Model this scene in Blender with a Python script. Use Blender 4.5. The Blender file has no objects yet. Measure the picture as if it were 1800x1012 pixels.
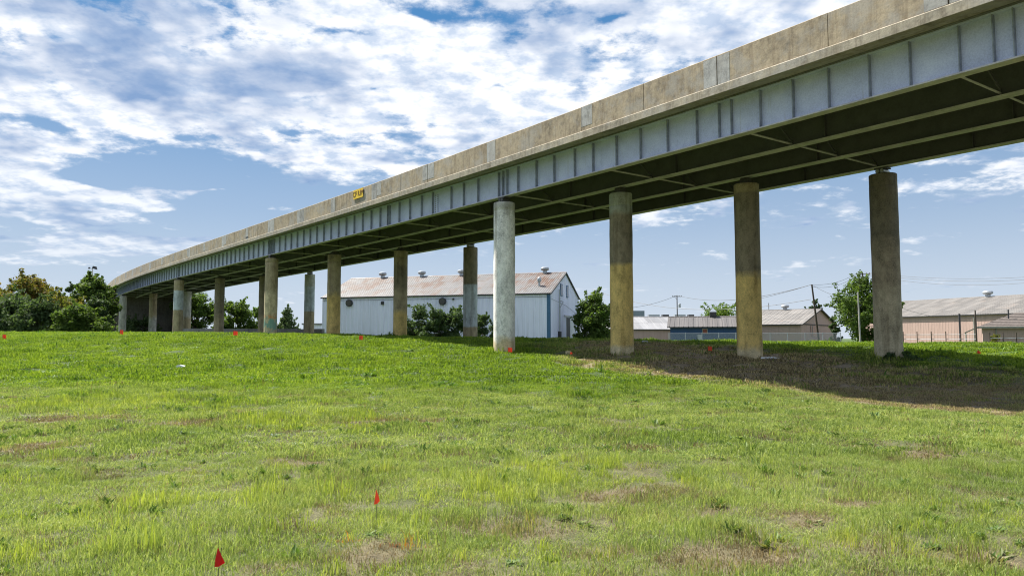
import bpy, math, random
import numpy as np
from mathutils import Vector, Matrix

# ------------------------------------------------------------------ camera, sky, sun, exposure
SC = bpy.context.scene
COL = SC.collection
EYE = 1.5
F = 1300.0
PITCH = math.atan(89 / 1300)
cam = bpy.data.cameras.new('camera'); cam.sensor_width = 36.0; cam.lens = 36.0 * F / 1800
cam.clip_start = 0.05; cam.clip_end = 9000
SC.cycles.pixel_filter_type = 'BLACKMAN_HARRIS'; SC.cycles.filter_width = 1.1
SC.cycles.max_bounces = 6; SC.cycles.diffuse_bounces = 3; SC.cycles.glossy_bounces = 2; SC.cycles.transmission_bounces = 3; SC.cycles.transparent_max_bounces = 6
cam_o = bpy.data.objects.new('camera', cam); COL.objects.link(cam_o)
cam_o.location = (0, 0, EYE); cam_o.rotation_euler = (math.pi / 2 + PITCH, 0, 0)
SC.camera = cam_o

SUN_EL = math.radians(54)
SUN_H = Vector((-0.768, 0.640, 0)).normalized()
SUN_DIR = Vector((SUN_H.x * math.cos(SUN_EL), SUN_H.y * math.cos(SUN_EL), math.sin(SUN_EL)))
SKY_STRENGTH = 0.10
SKY_TINT = (0.24, 0.36, 0.46)
COVER = 0.09
CLOUD = 4.75          # cloud radiance before the background strength
SC.view_settings.view_transform = 'Standard'; SC.view_settings.look = 'None'
SC.view_settings.gamma = 1.0; SC.view_settings.use_curve_mapping = False
SC.view_settings.exposure = 1.2

sun = bpy.data.lights.new('sun', 'SUN'); sun.energy = 5.0; sun.angle = math.radians(0.9); sun.color = (1.0, 0.95, 0.86)
sun_o = bpy.data.objects.new('sun', sun); COL.objects.link(sun_o)
sun_o.location = (-30, 40, 60); sun_o.rotation_euler = SUN_DIR.to_track_quat('Z', 'Y').to_euler()

CP, SP = math.cos(PITCH), math.sin(PITCH)
def ray(px, py):
    u = (px - 900) / F; v = (506 - py) / F
    return Vector((u, CP - v * SP, SP + v * CP))
def at_depth(px, py, Y):
    d = ray(px, py); return Vector((d.x * Y / d.y, Y, EYE + d.z * Y / d.y))

class NT:
    """small node helper"""
    def __init__(s, tree): s.t = tree; s.n = tree.nodes; s.l = tree.links
    def node(s, typ, **kw):
        n = s.n.new(typ)
        for k, v in kw.items(): setattr(n, k, v)
        return n
    def put(s, sock, val):
        if hasattr(val, 'is_output'): s.l.new(val, sock)
        elif val is not None: sock.default_value = val
    def math(s, op, a, b=None, c=None, clamp=False):
        n = s.node('ShaderNodeMath', operation=op, use_clamp=clamp)
        s.put(n.inputs[0], a); s.put(n.inputs[1], b); s.put(n.inputs[2], c)
        return n.outputs[0]
    def vmath(s, op, a, b=None):
        n = s.node('ShaderNodeVectorMath', operation=op)
        s.put(n.inputs[0], a); s.put(n.inputs[1], b)
        return n.outputs['Value'] if op in ('LENGTH', 'DOT_PRODUCT', 'DISTANCE') else n.outputs[0]
    def noise(s, vec, scale, detail=4, rough=0.55, dist=0.0, out=0):
        n = s.node('ShaderNodeTexNoise'); s.put(n.inputs['Vector'], vec)
        n.inputs['Scale'].default_value = scale; n.inputs['Detail'].default_value = detail
        n.inputs['Roughness'].default_value = rough; n.inputs['Distortion'].default_value = dist
        return n.outputs[out]
    def ramp(s, fac, stops, interp='LINEAR'):
        n = s.node('ShaderNodeValToRGB'); s.put(n.inputs[0], fac); cr = n.color_ramp; cr.interpolation = interp
        while len(cr.elements) < len(stops): cr.elements.new(0.5)
        for e, (p, c) in zip(cr.elements, stops):
            e.position = p; e.color = (c, c, c, 1) if isinstance(c, (int, float)) else (*c[:3], 1)
        return n.outputs[0]
    def step(s, val, a, b):
        n = s.node('ShaderNodeMapRange', interpolation_type='SMOOTHSTEP')
        s.put(n.inputs[0], val); n.inputs[1].default_value = a; n.inputs[2].default_value = b
        n.inputs[3].default_value = 0; n.inputs[4].default_value = 1
        return n.outputs[0]
    def mix(s, fac, a, b, mode='MIX'):
        n = s.node('ShaderNodeMix', data_type='RGBA', blend_type=mode)
        s.put(n.inputs[0], fac)
        for i, v in ((6, a), (7, b)):
            if isinstance(v, tuple) and len(v) == 3: v = (*v, 1)
            s.put(n.inputs[i], v)
        return n.outputs[2]
    def scale(s, vec, xyz):
        return s.vmath('MULTIPLY', vec, xyz)
    def xyz(s, vec):
        n = s.node('ShaderNodeSeparateXYZ'); s.put(n.inputs[0], vec); return n.outputs
    def vec(s, x, y, z):
        n = s.node('ShaderNodeCombineXYZ')
        for i, v in enumerate((x, y, z)): s.put(n.inputs[i], v)
        return n.outputs[0]

def build_world():
    w = bpy.data.worlds.new('World'); SC.world = w; w.use_nodes = True
    t = NT(w.node_tree); t.n.clear()
    out = t.node('ShaderNodeOutputWorld'); bg = t.node('ShaderNodeBackground')
    t.l.new(bg.outputs[0], out.inputs[0]); bg.inputs[1].default_value = SKY_STRENGTH
    sky = t.node('ShaderNodeTexSky', sky_type='NISHITA'); sky.sun_disc = False
    sky.sun_elevation = SUN_EL; sky.sun_rotation = math.atan2(SUN_H.x, SUN_H.y)
    sky.altitude = 300; sky.air_density = 1.0; sky.dust_density = 0.35; sky.ozone_density = 2.6
    d = t.node('ShaderNodeTexCoord').outputs['Generated']
    x, y, z = t.xyz(d)
    zz = t.math('ADD', t.math('MAXIMUM', z, 0.0), 0.15)
    qx = t.math('DIVIDE', x, zz); qy = t.math('DIVIDE', y, zz)
    q = t.vec(qx, qy, 0.0)
    def Q(px, py):
        r = ray(px, py).normalized(); k = max(r.z, 0) + 0.15
        return r.x / k, r.y / k
    wob = t.vmath('ADD', q, t.scale(t.vmath('SUBTRACT', t.noise(q, 2.6, 1, 0.5, out=1), (0.5, 0.5, 0.5)), (0.6, 0.6, 0)))
    def blobs(spec):
        acc = None
        for (px, py, rx, ry, amp) in spec:      # centre and half-extents (sighted), strength
            c = Q(px, py); ex = abs(Q(px + rx, py)[0] - c[0]); ey = abs(Q(px, py + ry)[1] - Q(px, py - ry)[1]) / 2
            m = t.node('ShaderNodeMapping', vector_type='TEXTURE'); t.put(m.inputs[0], wob)
            m.inputs['Location'].default_value = (c[0], c[1], 0); m.inputs['Scale'].default_value = (ex * 1.35, ey * 1.35, 1)
            g = t.node('ShaderNodeTexGradient', gradient_type='QUADRATIC_SPHERE'); t.l.new(m.outputs[0], g.inputs[0])
            v = t.math('MULTIPLY_ADD', g.outputs[1], amp, acc if acc is not None else 0.0)
            acc = v
        return acc
    big = t.noise(t.vmath('ADD', q, (3.1, 1.7, 0)), 2.0, 4, 0.58)
    fine = t.noise(t.vmath('ADD', q, (7.3, 2.2, 5)), 7.5, 6, 0.62)
    fine2 = t.noise(t.vmath('ADD', q, (7.3 - .045, 2.2 + .04, 5)), 7.5, 4, 0.60)
    cov = t.math('ADD', big, t.math('MULTIPLY', t.math('SUBTRACT', fine, 0.5), 0.72))
    layout = blobs([(250, 290, 240, 50, -0.45), (40, 215, 140, 50, -0.36), (480, 335, 200, 46, -0.40), (370, 385, 240, 40, -0.30),
                    (745, 25, 60, 34, -0.36), (570, 75, 70, 14, -0.22), (690, 78, 50, 14, -0.22), (660, 155, 32, 18, -0.22),
                    (850, 145, 50, 22, -0.16), (1070, 42, 70, 18, -0.24), (520, 10, 40, 10, -0.1),
                    (300, 130, 260, 110, 0.30), (170, 200, 110, 50, 0.22), (470, 165, 170, 60, 0.36), (800, 190, 300, 110, 0.26),
                    (70, 300, 120, 50, 0.75), (130, 352, 190, 40, 0.75), (150, 430, 280, 46, 0.60), (360, 330, 120, 16, .3), (330, 440, 140, 30, .4), (560, 272, 110, 30, 0.26),
                    (1000, 90, 220, 100, 0.22), (100, 50, 200, 80, 0.34), (1300, 40, 220, 60, 0.2),
                    (1500, 330, 420, 60, -0.10), (1300, 420, 300, 50, -0.10)])
    thin = t.step(z, 0.02, 0.27)
    cov = t.math('ADD', t.math('ADD', cov, layout), t.math('MULTIPLY_ADD', thin, 0.26, COVER - 0.26))
    mask = t.step(cov, 0.46, 0.64)
    mask = t.math('MULTIPLY', mask, t.math('ADD', 0.42, t.math('MULTIPLY', thin, 0.58)))
    # thick cores, seen against the sun, are grey-blue; thin rims are white
    core = blobs([(470, 178, 150, 52, 1.0), (85, 25, 220, 70, 1.0), (200, 140, 120, 70, 0.6), (440, 45, 110, 34, 0.5),
                  (30, 150, 90, 50, 0.4), (850, 235, 170, 40, 0.35), (930, 60, 70, 40, 0.3), (1150, 110, 160, 50, 0.3), (620, 200, 120, 50, .3)])
    edge = t.math('MULTIPLY', t.step(t.noise(t.vmath('ADD', q, (1.2, 8.8, 2)), 3.2, 3, 0.6), 0.42, 0.66), 0.85)
    dark = t.math('ADD', edge, t.math('MULTIPLY', core, t.step(cov, 0.50, 0.75)))
    dark = t.math('MULTIPLY', dark, t.math('MULTIPLY_ADD', fine, 1.5, 0.25), clamp=True)
    dark = t.math('MULTIPLY', dark, t.math('MULTIPLY_ADD', t.math('ADD', fine2, big), 0.75, 0.12), clamp=True)
    rel = t.math('MULTIPLY_ADD', t.math('SUBTRACT', fine, fine2), 4.5, 0.62, clamp=True)
    lit = t.mix(rel, (CLOUD * 0.58, CLOUD * 0.68, CLOUD * 0.84), (CLOUD * 1.03, CLOUD * 1.04, CLOUD * 1.06))
    cc = t.mix(dark, lit, (CLOUD * 0.23, CLOUD * 0.36, CLOUD * 0.60))
    hz = t.math('SUBTRACT', 1.0, t.step(z, -0.05, 0.42))
    skc = t.mix(1.0, sky.outputs[0], SKY_TINT, 'MULTIPLY')
    air = t.ramp(z, [(0.0, (CLOUD * 0.22, CLOUD * 0.37, CLOUD * 0.58)), (0.25, (CLOUD * 0.095, CLOUD * 0.275, CLOUD * 0.53)), (0.6, (CLOUD * 0.065, CLOUD * 0.25, CLOUD * 0.54)), (1.0, (CLOUD * 0.06, CLOUD * 0.22, CLOUD * 0.54))])
    skc = t.mix(0.7, skc, air)      # evens the clear air out round the whole sky
    skc = t.mix(t.math('MULTIPLY', hz, 0.80), skc, (CLOUD * 0.57, CLOUD * 0.65, CLOUD * 0.76))
    skc = t.mix(t.math('MULTIPLY', t.math('SUBTRACT', 1.0, t.step(z, -0.06, 0.17)), 0.75), skc, (CLOUD * 0.66, CLOUD * 0.72, CLOUD * 0.80))
    colr = t.mix(mask, skc, cc)
    t.l.new(colr, bg.inputs[0])
    w.cycles.sampling_method = 'NONE'
build_world()

# ------------------------------------------------------------------ helpers
random.seed(7)
RNG = np.random.default_rng(11)
MATS = {}
def new_mat(name):
    m = bpy.data.materials.new(name); m.use_nodes = True
    t = NT(m.node_tree); b = t.n['Principled BSDF']
    MATS[name] = m
    return m, t, b
def pos(t): return t.node('ShaderNodeNewGeometry').outputs['Position']
def bump(t, b, h, strength=0.3, dist=0.02):
    n = t.node('ShaderNodeBump'); n.inputs['Strength'].default_value = strength; n.inputs['Distance'].default_value = dist
    t.put(n.inputs['Height'], h); t.l.new(n.outputs[0], b.inputs['Normal'])
def simple(name, col, rough=0.7, var=0.25, scale=3.0, metal=0.0, stretch=(1, 1, 1), bmp=0.15):
    m, t, b = new_mat(name)
    p = t.scale(pos(t), stretch)
    n = t.noise(p, scale, 6, 0.65)
    f = t.noise(p, scale * 9, 3, 0.6)
    k = t.math('ADD', t.math('MULTIPLY', n, 0.7), t.math('MULTIPLY', f, 0.3))
    lo = tuple(c * (1 - var * 1.6) for c in col); hi = tuple(min(1, c * (1 + var * 1.3)) for c in col)
    t.l.new(t.ramp(k, [(0.3, lo), (0.5, col), (0.7, hi)]), b.inputs['Base Color'])
    b.inputs['Roughness'].default_value = rough; b.inputs['Metallic'].default_value = metal
    if bmp: bump(t, b, k, bmp, 0.02)
    return m

class MB:
    def __init__(s): s.v = []; s.f = []
    def box(s, c, size, m=None):
        x, y, z = (k / 2 for k in size); i = len(s.v)
        for dx, dy, dz in ((-x, -y, -z), (x, -y, -z), (x, y, -z), (-x, y, -z), (-x, -y, z), (x, -y, z), (x, y, z), (-x, y, z)):
            p = Vector((dx, dy, dz))
            if m is not None: p = m @ p
            s.v.append(tuple(p + Vector(c)))
        for q in ((0, 3, 2, 1), (4, 5, 6, 7), (0, 1, 5, 4), (1, 2, 6, 5), (2, 3, 7, 6), (3, 0, 4, 7)): s.f.append(tuple(i + k for k in q))
        return s
    def span(s, a, b): return s.box([(p + q) / 2 for p, q in zip(a, b)], [abs(q - p) for p, q in zip(a, b)])
    def hexa(s, lo, hi):
        i = len(s.v); s.v += [tuple(p) for p in lo] + [tuple(p) for p in hi]; n = len(lo)
        s.f.append(tuple(i + k for k in range(n))[::-1]); s.f.append(tuple(i + n + k for k in range(n)))
        for k in range(n): s.f.append((i + k, i + (k + 1) % n, i + n + (k + 1) % n, i + n + k))
        return s
    def tube(s, pts, rads, n=8, caps=True):
        if not hasattr(rads, '__len__'): rads = [rads] * len(pts)
        i0 = len(s.v); pts = [Vector(p) for p in pts]
        ref = None
        for k, p in enumerate(pts):
            d = (pts[min(k + 1, len(pts) - 1)] - pts[max(k - 1, 0)]).normalized()
            if ref is None: ref = Vector((1, 0, 0)) if abs(d.x) < 0.8 else Vector((0, 1, 0))
            u = (ref - d * ref.dot(d)).normalized(); ref = u; w = d.cross(u)
            for a in range(n):
                th = 2 * math.pi * a / n
                s.v.append(tuple(p + (u * math.cos(th) + w * math.sin(th)) * rads[k]))
        for k in range(len(pts) - 1):
            for a in range(n):
                b = (a + 1) % n
                s.f.append((i0 + k * n + a, i0 + k * n + b, i0 + (k + 1) * n + b, i0 + (k + 1) * n + a))
        if caps:
            s.f.append(tuple(i0 + a for a in range(n))[::-1]); s.f.append(tuple(i0 + (len(pts) - 1) * n + a for a in range(n)))
        return s
    def poly(s, pts, thick=None):
        if thick is None:
            i = len(s.v); s.v += [tuple(p) for p in pts]; s.f.append(tuple(range(i, i + len(pts)))); return s
        t = Vector(thick); return s.hexa([Vector(p) for p in pts], [Vector(p) + t for p in pts])
    def loft(s, rings, closed=True):
        n = len(rings[0]); i = len(s.v)
        for r in rings: s.v += [tuple(p) for p in r]
        m = n if closed else n - 1
        for k in range(len(rings) - 1):
            for a in range(m):
                b = (a + 1) % n
                s.f.append((i + k * n + a, i + k * n + b, i + (k + 1) * n + b, i + (k + 1) * n + a))
        if closed:
            s.f.append(tuple(i + a for a in range(n))[::-1]); s.f.append(tuple(i + (len(rings) - 1) * n + a for a in range(n)))
        return s
    def build(s, name, mat, parent=None, smooth=False):
        me = bpy.data.meshes.new(name); me.from_pydata(s.v, [], s.f); me.update()
        if mat is not None: me.materials.append(mat if not isinstance(mat, str) else MATS[mat])
        if smooth: me.shade_smooth()
        o = bpy.data.objects.new(name, me); COL.objects.link(o); o.parent = parent
        return o
def tag(o, label=None, cat=None, group=None, kind=None):
    for k, v in (('label', label), ('category', cat), ('group', group), ('kind', kind)):
        if v: o[k] = v
    return o
def empty(name, loc, rz=0.0):
    o = bpy.data.objects.new(name, None); COL.objects.link(o); o.location = loc; o.rotation_euler = (0, 0, rz)
    o.empty_display_size = 0.3
    return o
def recalc(o):
    import bmesh
    bm = bmesh.new(); bm.from_mesh(o.data); bmesh.ops.recalc_face_normals(bm, faces=bm.faces); bm.to_mesh(o.data); bm.free()

# ------------------------------------------------------------------ ground height
CTRL = [(x, y, 0.0) for x in (-40, -20, -8, 0, 8, 20, 40) for y in (-12, 2, 9)]
CTRL += [(-30, 15, .02), (-12, 15, .03), (0, 14, .03), (6, 12, .03), (12, 10, -.03), (25, 10, 0),
         (-10, 22, .2), (-25, 23, .22), (0, 20, .22), (7, 16, .0), (11.4, 16.4, -.12), (10.3, 17.9, -.14), (9, 19.6, -.02), (8, 20.9, .15), (6.3, 23.3, .34), (13, 20.5, .15), (20, 15, -.05), (20, 19, .3),
         (-.3, 31, .95), (4.35, 29.3, .93), (8.8, 27.4, .87), (13, 25.6, .84), (19, 24, .86), (28, 22, .9),
         (0, 37, 1.45), (10, 35, 1.30), (20, 33, 1.19), (32, 31, 1.13), (-12, 44, 1.68), (-22, 48, 1.80), (-35, 50, 1.78), (-52, 52, 1.78),
         (-10, 33, .98), (-20, 35, 1.02), (-32, 36, 1.05), (-50, 37, 1.05),
         (-17, 52, 1.78), (-7.5, 49, 1.55), (0, 45, 1.3), (10, 42, 1.2), (20, 40, 1.0), (35, 38, .95),
         (-30, 66, 1.9), (-12, 64, 1.3), (5, 60, .9), (25, 55, .75), (45, 50, .75), (-55, 68, 1.8)]
CT = np.array(CTRL)
def _phi(r2): return np.where(r2 > 0, 0.5 * r2 * np.log(np.maximum(r2, 1e-9)), 0.0)
_n = len(CT); _K = _phi(((CT[:, None, :2] - CT[None, :, :2]) ** 2).sum(-1)) + np.eye(_n) * 6.0
_Pm = np.c_[np.ones(_n), CT[:, :2]]
_A = np.block([[_K, _Pm], [_Pm.T, np.zeros((3, 3))]])
_W = np.linalg.solve(_A, np.r_[CT[:, 2], np.zeros(3)])
def sm(a, b, v):
    k = np.clip((v - a) / (b - a), 0, 1); return k * k * (3 - 2 * k)
def ground(X, Y, bumps=True):
    X = np.atleast_1d(np.asarray(X, float)); Y = np.atleast_1d(np.asarray(Y, float))
    Z = np.zeros(len(X))
    for i in range(0, len(X), 20000):
        x = X[i:i + 20000]; y = Y[i:i + 20000]
        cx = np.clip(x, -55, 40); cy = np.clip(y, -12, 68)
        k = _phi((cx[:, None] - CT[:, 0]) ** 2 + (cy[:, None] - CT[:, 1]) ** 2)
        z = k @ _W[:_n] + _W[_n] + _W[_n + 1] * cx + _W[_n + 2] * cy
        far = 0.65 + 0.45 * sm(-20, -45, x)
        w = sm(56, 80, y)
        Z[i:i + 20000] = z * (1 - w) + far * w
    if bumps:
        w = np.clip(1 - (Y - 30) / 30, 0.0, 1)
        Z += w * (1 + 1.3 * np.clip(Z / .4, 0, 1)) * (0.030 * np.sin(X * 1.1 + 1.3 * np.sin(Y * .7)) * np.sin(Y * 1.4 + .9 * np.sin(X * .5 + 1)) +
                  0.020 * np.sin(X * 2.7 + Y * 1.9 + 2 * np.sin(Y * 1.1)) + 0.012 * np.sin(X * 5.1 - Y * 4.3 + np.sin(X * 2)))
    return Z
def gz(x, y): return float(ground([x], [y])[0])
def on_ground(px, py):
    """where a sight line from the camera meets the ground"""
    d = ray(px, py)
    ys = np.linspace(2, 75, 1800); xs = d.x / d.y * ys; zs = EYE + d.z / d.y * ys
    below = np.where(zs < ground(xs, ys))[0]
    k = below[0] if len(below) else len(ys) - 1
    return float(xs[k]), float(ys[k]), gz(xs[k], ys[k])

# bridge plan: outer top edge of the near parapet as X(Y)
EC = [2.21850562e-05, -3.64296853e-03, -5.92890633e-01, 1.95846996e+01]
def edge_x(y):
    y0, y1 = 14.0, 106.0
    if y < y0: return np.polyval(EC, y0) + (y - y0) * np.polyval(np.polyder(EC), y0)
    if y > y1: return np.polyval(EC, y1) + (y - y1) * np.polyval(np.polyder(EC), y1)
    return np.polyval(EC, y)
_ys = np.linspace(-30, 165, 2400); _xs = np.array([edge_x(v) for v in _ys])
_s = np.r_[0, np.cumsum(np.hypot(np.diff(_xs), np.diff(_ys)))]
_s -= np.interp(29.6, _ys, _s)                    # s = 0 where the edge passes the first pier
def path(s, n=0.0):
    y = np.interp(s, _s, _ys); x = np.interp(s, _s, _xs)
    y2 = np.interp(s + .5, _s, _ys); x2 = np.interp(s + .5, _s, _xs)
    d = Vector((x2 - x, y2 - y, 0)).normalized(); nn = Vector((d.y, -d.x, 0))
    return Vector((x, y, 0)) + nn * n, d, nn
def s_at(px, n):
    u = (px - 900) / F; best = None
    for s in np.arange(-30, 110, 0.05):
        p, d, nn = path(s, n)
        if p.y < 4: continue
        e = abs(p.x / (p.y * CP + 6 * SP) - u)
        if best is None or e < best[0]: best = (e, s)
    return best[1]
S0, S1 = float(_s[0]) + 1, float(np.interp(107, _ys, _s))
def zone_n(x, y): return x * 0.8 + y * 0.6      # distance across the bridge line

# ------------------------------------------------------------------ materials
def concrete(name, col, streak=0.6, patch=None, seed=0.0):
    m, t, b = new_mat(name)
    p = t.vmath('ADD', pos(t), (seed, seed * .7, 0))
    big = t.noise(p, 0.55, 5, 0.6)
    st = t.noise(t.scale(p, (5.5, 5.5, 0.5)), 1.0, 6, 0.7)
    fine = t.noise(p, 22, 4, 0.7); mid = t.noise(p, 4.5, 5, 0.7)
    dk = tuple(c * 0.50 for c in col); lt = tuple(min(1, c * 1.35) for c in col)
    c = t.ramp(t.math('ADD', t.math('MULTIPLY', big, 0.45), t.math('MULTIPLY', mid, 0.55)), [(0.36, dk), (0.5, col), (0.64, lt)])
    stain = t.math('MULTIPLY', t.math('SUBTRACT', 1.0, t.step(st, 0.36, 0.54)), streak)
    c = t.mix(stain, c, (col[0] * .34, col[1] * .29, col[2] * .24))
    gw = t.noise(t.vmath('ADD', p, (40, 9, 3)), 0.9, 5, 0.7)
    gy = (col[0] + col[1] + col[2]) / 3
    c = t.mix(t.math('MULTIPLY', t.step(gw, 0.46, 0.62), 0.55), c, (gy * 1.18, gy * 1.14, gy * 1.06))
    runs = t.noise(t.scale(p, (9, 9, 0.5)), 1.0, 3, 0.6)
    c = t.mix(t.math('MULTIPLY', t.step(runs, 0.58, 0.72), 0.35 * streak), c, (col[0] * 1.35, col[1] * 1.33, col[2] * 1.3))
    c = t.mix(t.math('MULTIPLY', t.math('SUBTRACT', 1.0, t.step(fine, 0.3, 0.5)), 0.35), c, dk)
    t.l.new(c, b.inputs['Base Color']); b.inputs['Roughness'].default_value = 0.9
    bump(t, b, t.math('ADD', mid, t.math('MULTIPLY', fine, 0.5)), 0.35, 0.02)
    return m
concrete('concrete_tan', (0.36, 0.292, 0.20), 0.42)
concrete('concrete_lip', (0.34, 0.30, 0.23), 0.45, seed=5)
concrete('concrete_grey', (0.35, 0.35, 0.34), 0.45, seed=9)
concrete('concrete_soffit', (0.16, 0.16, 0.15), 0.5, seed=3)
concrete('concrete_plain', (0.30, 0.29, 0.27), 0.4, seed=13)
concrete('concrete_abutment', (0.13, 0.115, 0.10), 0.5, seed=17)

def steel():
    m, t, b = new_mat('steel_paint')
    p = pos(t)
    sp = t.noise(p, 26, 3, 0.75); mid = t.noise(p, 1.6, 4, 0.6)
    k = t.math('ADD', t.math('MULTIPLY', sp, 0.55), t.math('MULTIPLY', mid, 0.45))
    c = t.ramp(k, [(0.34, (0.40, 0.44, 0.61)), (0.5, (0.53, 0.58, 0.79)), (0.66, (0.66, 0.71, 0.90))])
    run = t.noise(t.scale(p, (5, 5, .35)), 1.0, 4, 0.6)
    c = t.mix(t.math('MULTIPLY', t.step(run, 0.6, 0.75), 0.35), c, (0.30, 0.30, 0.27))
    t.l.new(c, b.inputs['Base Color']); b.inputs['Roughness'].default_value = 0.55
steel()
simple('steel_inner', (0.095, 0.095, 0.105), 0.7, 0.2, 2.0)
simple('steel_stiffener_shaded', (0.27, 0.30, 0.37), 0.6, 0.3, 5)  # darker than the web paint: shade on the stiffener sides put into the colour
simple('steel_flange', (0.52, 0.50, 0.53), 0.6, 0.22, 2.5, stretch=(1, 1, 1))
simple('steel_dark', (0.08, 0.075, 0.065), 0.6, 0.3, 6)
simple('steel_bright', (0.45, 0.45, 0.44), 0.4, 0.2, 6, metal=0.6)

def column_mat(name, stops, z0, z1, soft=0.02, extra=None, seed=0.0):
    """stops: (height fraction from the ground, colour) bands of bare and overpainted concrete"""
    m, t, b = new_mat(name)
    p = t.vmath('ADD', pos(t), (seed, 0, 0))
    z = t.xyz(pos(t))[2]
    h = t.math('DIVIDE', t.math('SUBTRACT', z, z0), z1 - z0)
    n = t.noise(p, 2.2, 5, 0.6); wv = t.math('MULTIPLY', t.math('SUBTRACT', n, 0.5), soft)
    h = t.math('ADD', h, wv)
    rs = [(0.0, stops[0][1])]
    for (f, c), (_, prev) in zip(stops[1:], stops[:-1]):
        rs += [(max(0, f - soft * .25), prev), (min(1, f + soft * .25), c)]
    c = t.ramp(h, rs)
    mid = t.noise(t.scale(p, (1, 1, 0.6)), 3.2, 7, 0.72); fine = t.noise(p, 26, 3, 0.7)
    k = t.math('ADD', t.math('MULTIPLY', mid, 0.6), t.math('MULTIPLY', fine, 0.4))
    c = t.mix(1.0, c, t.ramp(k, [(0.36, 0.48), (0.5, 1.0), (0.64, 1.4)]), 'MULTIPLY')
    st = t.noise(t.scale(p, (4, 4, .2)), 1.0, 5, 0.6)
    c = t.mix(t.math('MULTIPLY', t.step(st, 0.50, 0.70), 0.6), c, t.mix(1.0, c, (0.5, 0.46, 0.4), 'MULTIPLY'))
    pit = t.noise(p, 60, 2, 0.6)
    c = t.mix(t.math('MULTIPLY', t.step(pit, 0.62, 0.70), 0.5), c, t.mix(1.0, c, (0.35, 0.32, 0.28), 'MULTIPLY'))
    if extra:
        for (f0, f1, col, thr) in extra:      # sprayed paint
            g = t.noise(t.vmath('ADD', p, (f0 * 40, 0, 0)), 2.4, 4, 0.6)
            msk = t.math('MULTIPLY', t.math('MULTIPLY', t.step(h, f0 - .02, f0 + .02), t.math('SUBTRACT', 1.0, t.step(h, f1 - .02, f1 + .02))), t.step(g, thr, thr + .1))
            c = t.mix(t.math('MULTIPLY', msk, 0.75), c, col)
    t.l.new(c, b.inputs['Base Color']); b.inputs['Roughness'].default_value = 0.92
    bump(t, b, k, 0.35, 0.02)
    return m

def sheet_metal(name, col, rust, amount, rough=0.55, dirt=0.3):
    wall = name.startswith('wall')
    m, t, b = new_mat(name)
    oi = t.node('ShaderNodeObjectInfo').outputs['Random']
    tc = t.node('ShaderNodeTexCoord').outputs['Object']
    off = t.math('MULTIPLY', oi, 40.0)
    v = t.vmath('ADD', tc, t.vec(off, off, 0.0))
    tone = t.math('ADD', 0.95 if wall else 0.78, t.math('MULTIPLY', oi, 0.08 if wall else 0.38))
    c = t.mix(1.0, (*col, 1), t.vec(tone, tone, tone), 'MULTIPLY')
    n1 = t.noise(t.scale(v, (2.2, .5, .5)), 1.2, 7, 0.7); g = t.noise(pos(t), 0.22, 5, 0.65)
    k = t.math('ADD', t.math('MULTIPLY', n1, 0.5), t.math('ADD', t.math('MULTIPLY', g, 0.5), t.math('MULTIPLY', t.math('SUBTRACT', oi, 0.5), 0.10)))
    c = t.mix(t.step(k, 0.62 - amount, 0.80 - amount), c, t.mix(t.noise(v, 5, 4), rust, tuple(r * 1.9 for r in rust)))
    c = t.mix(t.math('MULTIPLY', t.step(t.noise(t.scale(pos(t), (3, 3, .3)), 1.0, 5, 0.6), 0.5, 0.72), dirt), c, tuple(q * .5 for q in col))
    stripe = t.noise(t.scale(v, (12, .18, .18) if not wall else (7, 7, .12)), 1.0, 4, 0.7)
    c = t.mix(t.math('MULTIPLY', t.step(stripe, 0.50, 0.66), 0.4 if wall else 0.75), c, t.mix(1.0, c, (0.55, 0.5, 0.46) if not wall else (0.72, 0.72, 0.70), 'MULTIPLY'))
    t.l.new(c, b.inputs['Base Color']); b.inputs['Roughness'].default_value = rough
    return m
sheet_metal('roof_rusty', (0.175, 0.172, 0.172), (0.075, 0.032, 0.013), 0.19)
sheet_metal('roof_pale', (0.20, 0.185, 0.17), (0.16, 0.10, 0.06), 0.06)
sheet_metal('roof_white', (0.25, 0.25, 0.26), (0.40, 0.36, 0.33), 0.0)
sheet_metal('roof_grey', (0.12, 0.11, 0.105), (0.2, 0.18, 0.16), 0.0)
sheet_metal('wall_white', (0.84, 0.85, 1.0), (0.35, 0.27, 0.2), -0.06, 0.6, 0.22)
sheet_metal('wall_pink', (0.49, 0.345, 0.295), (0.34, 0.23, 0.19), -0.04, 0.75, 0.2)
sheet_metal('wall_blue', (0.02, 0.065, 0.17), (0.02, 0.06, 0.15), -0.05, 0.6, 0.2)
simple('trim_blue', (0.05, 0.14, 0.26), 0.5, 0.2)
simple('trim_dark', (0.04, 0.04, 0.045), 0.6, 0.2)
simple('trim_pale', (0.32, 0.30, 0.26), 0.6, 0.15)
simple('door_white', (0.66, 0.68, 0.70), 0.6, 0.12)
simple('galvanised', (0.42, 0.44, 0.46), 0.45, 0.2, 4, metal=0.5)
simple('grey_block', (0.22, 0.26, 0.31), 0.7, 0.1)
simple('shingle', (0.12, 0.10, 0.09), 0.9, 0.35, 5)
simple('pole_wood', (0.075, 0.055, 0.042), 0.9, 0.3, 4, stretch=(3, 3, .3))
simple('pole_grey', (0.40, 0.38, 0.35), 0.8, 0.2, 3)
simple('wire_black', (0.06, 0.06, 0.065), 0.6, 0.1, bmp=0)
simple('bark', (0.075, 0.055, 0.04), 0.95, 0.3, 9, stretch=(1, 1, .3))
simple('sign_yellow', (0.80, 0.52, 0.01), 0.5, 0.12, 8, bmp=0)
simple('sign_ink', (0.16, 0.06, 0.01), 0.6, 0.1, bmp=0)
simple('sign_dull', (0.22, 0.06, 0.04), 0.6, 0.3)
simple('plate_orange', (0.6, 0.16, 0.03), 0.5, 0.2)
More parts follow.
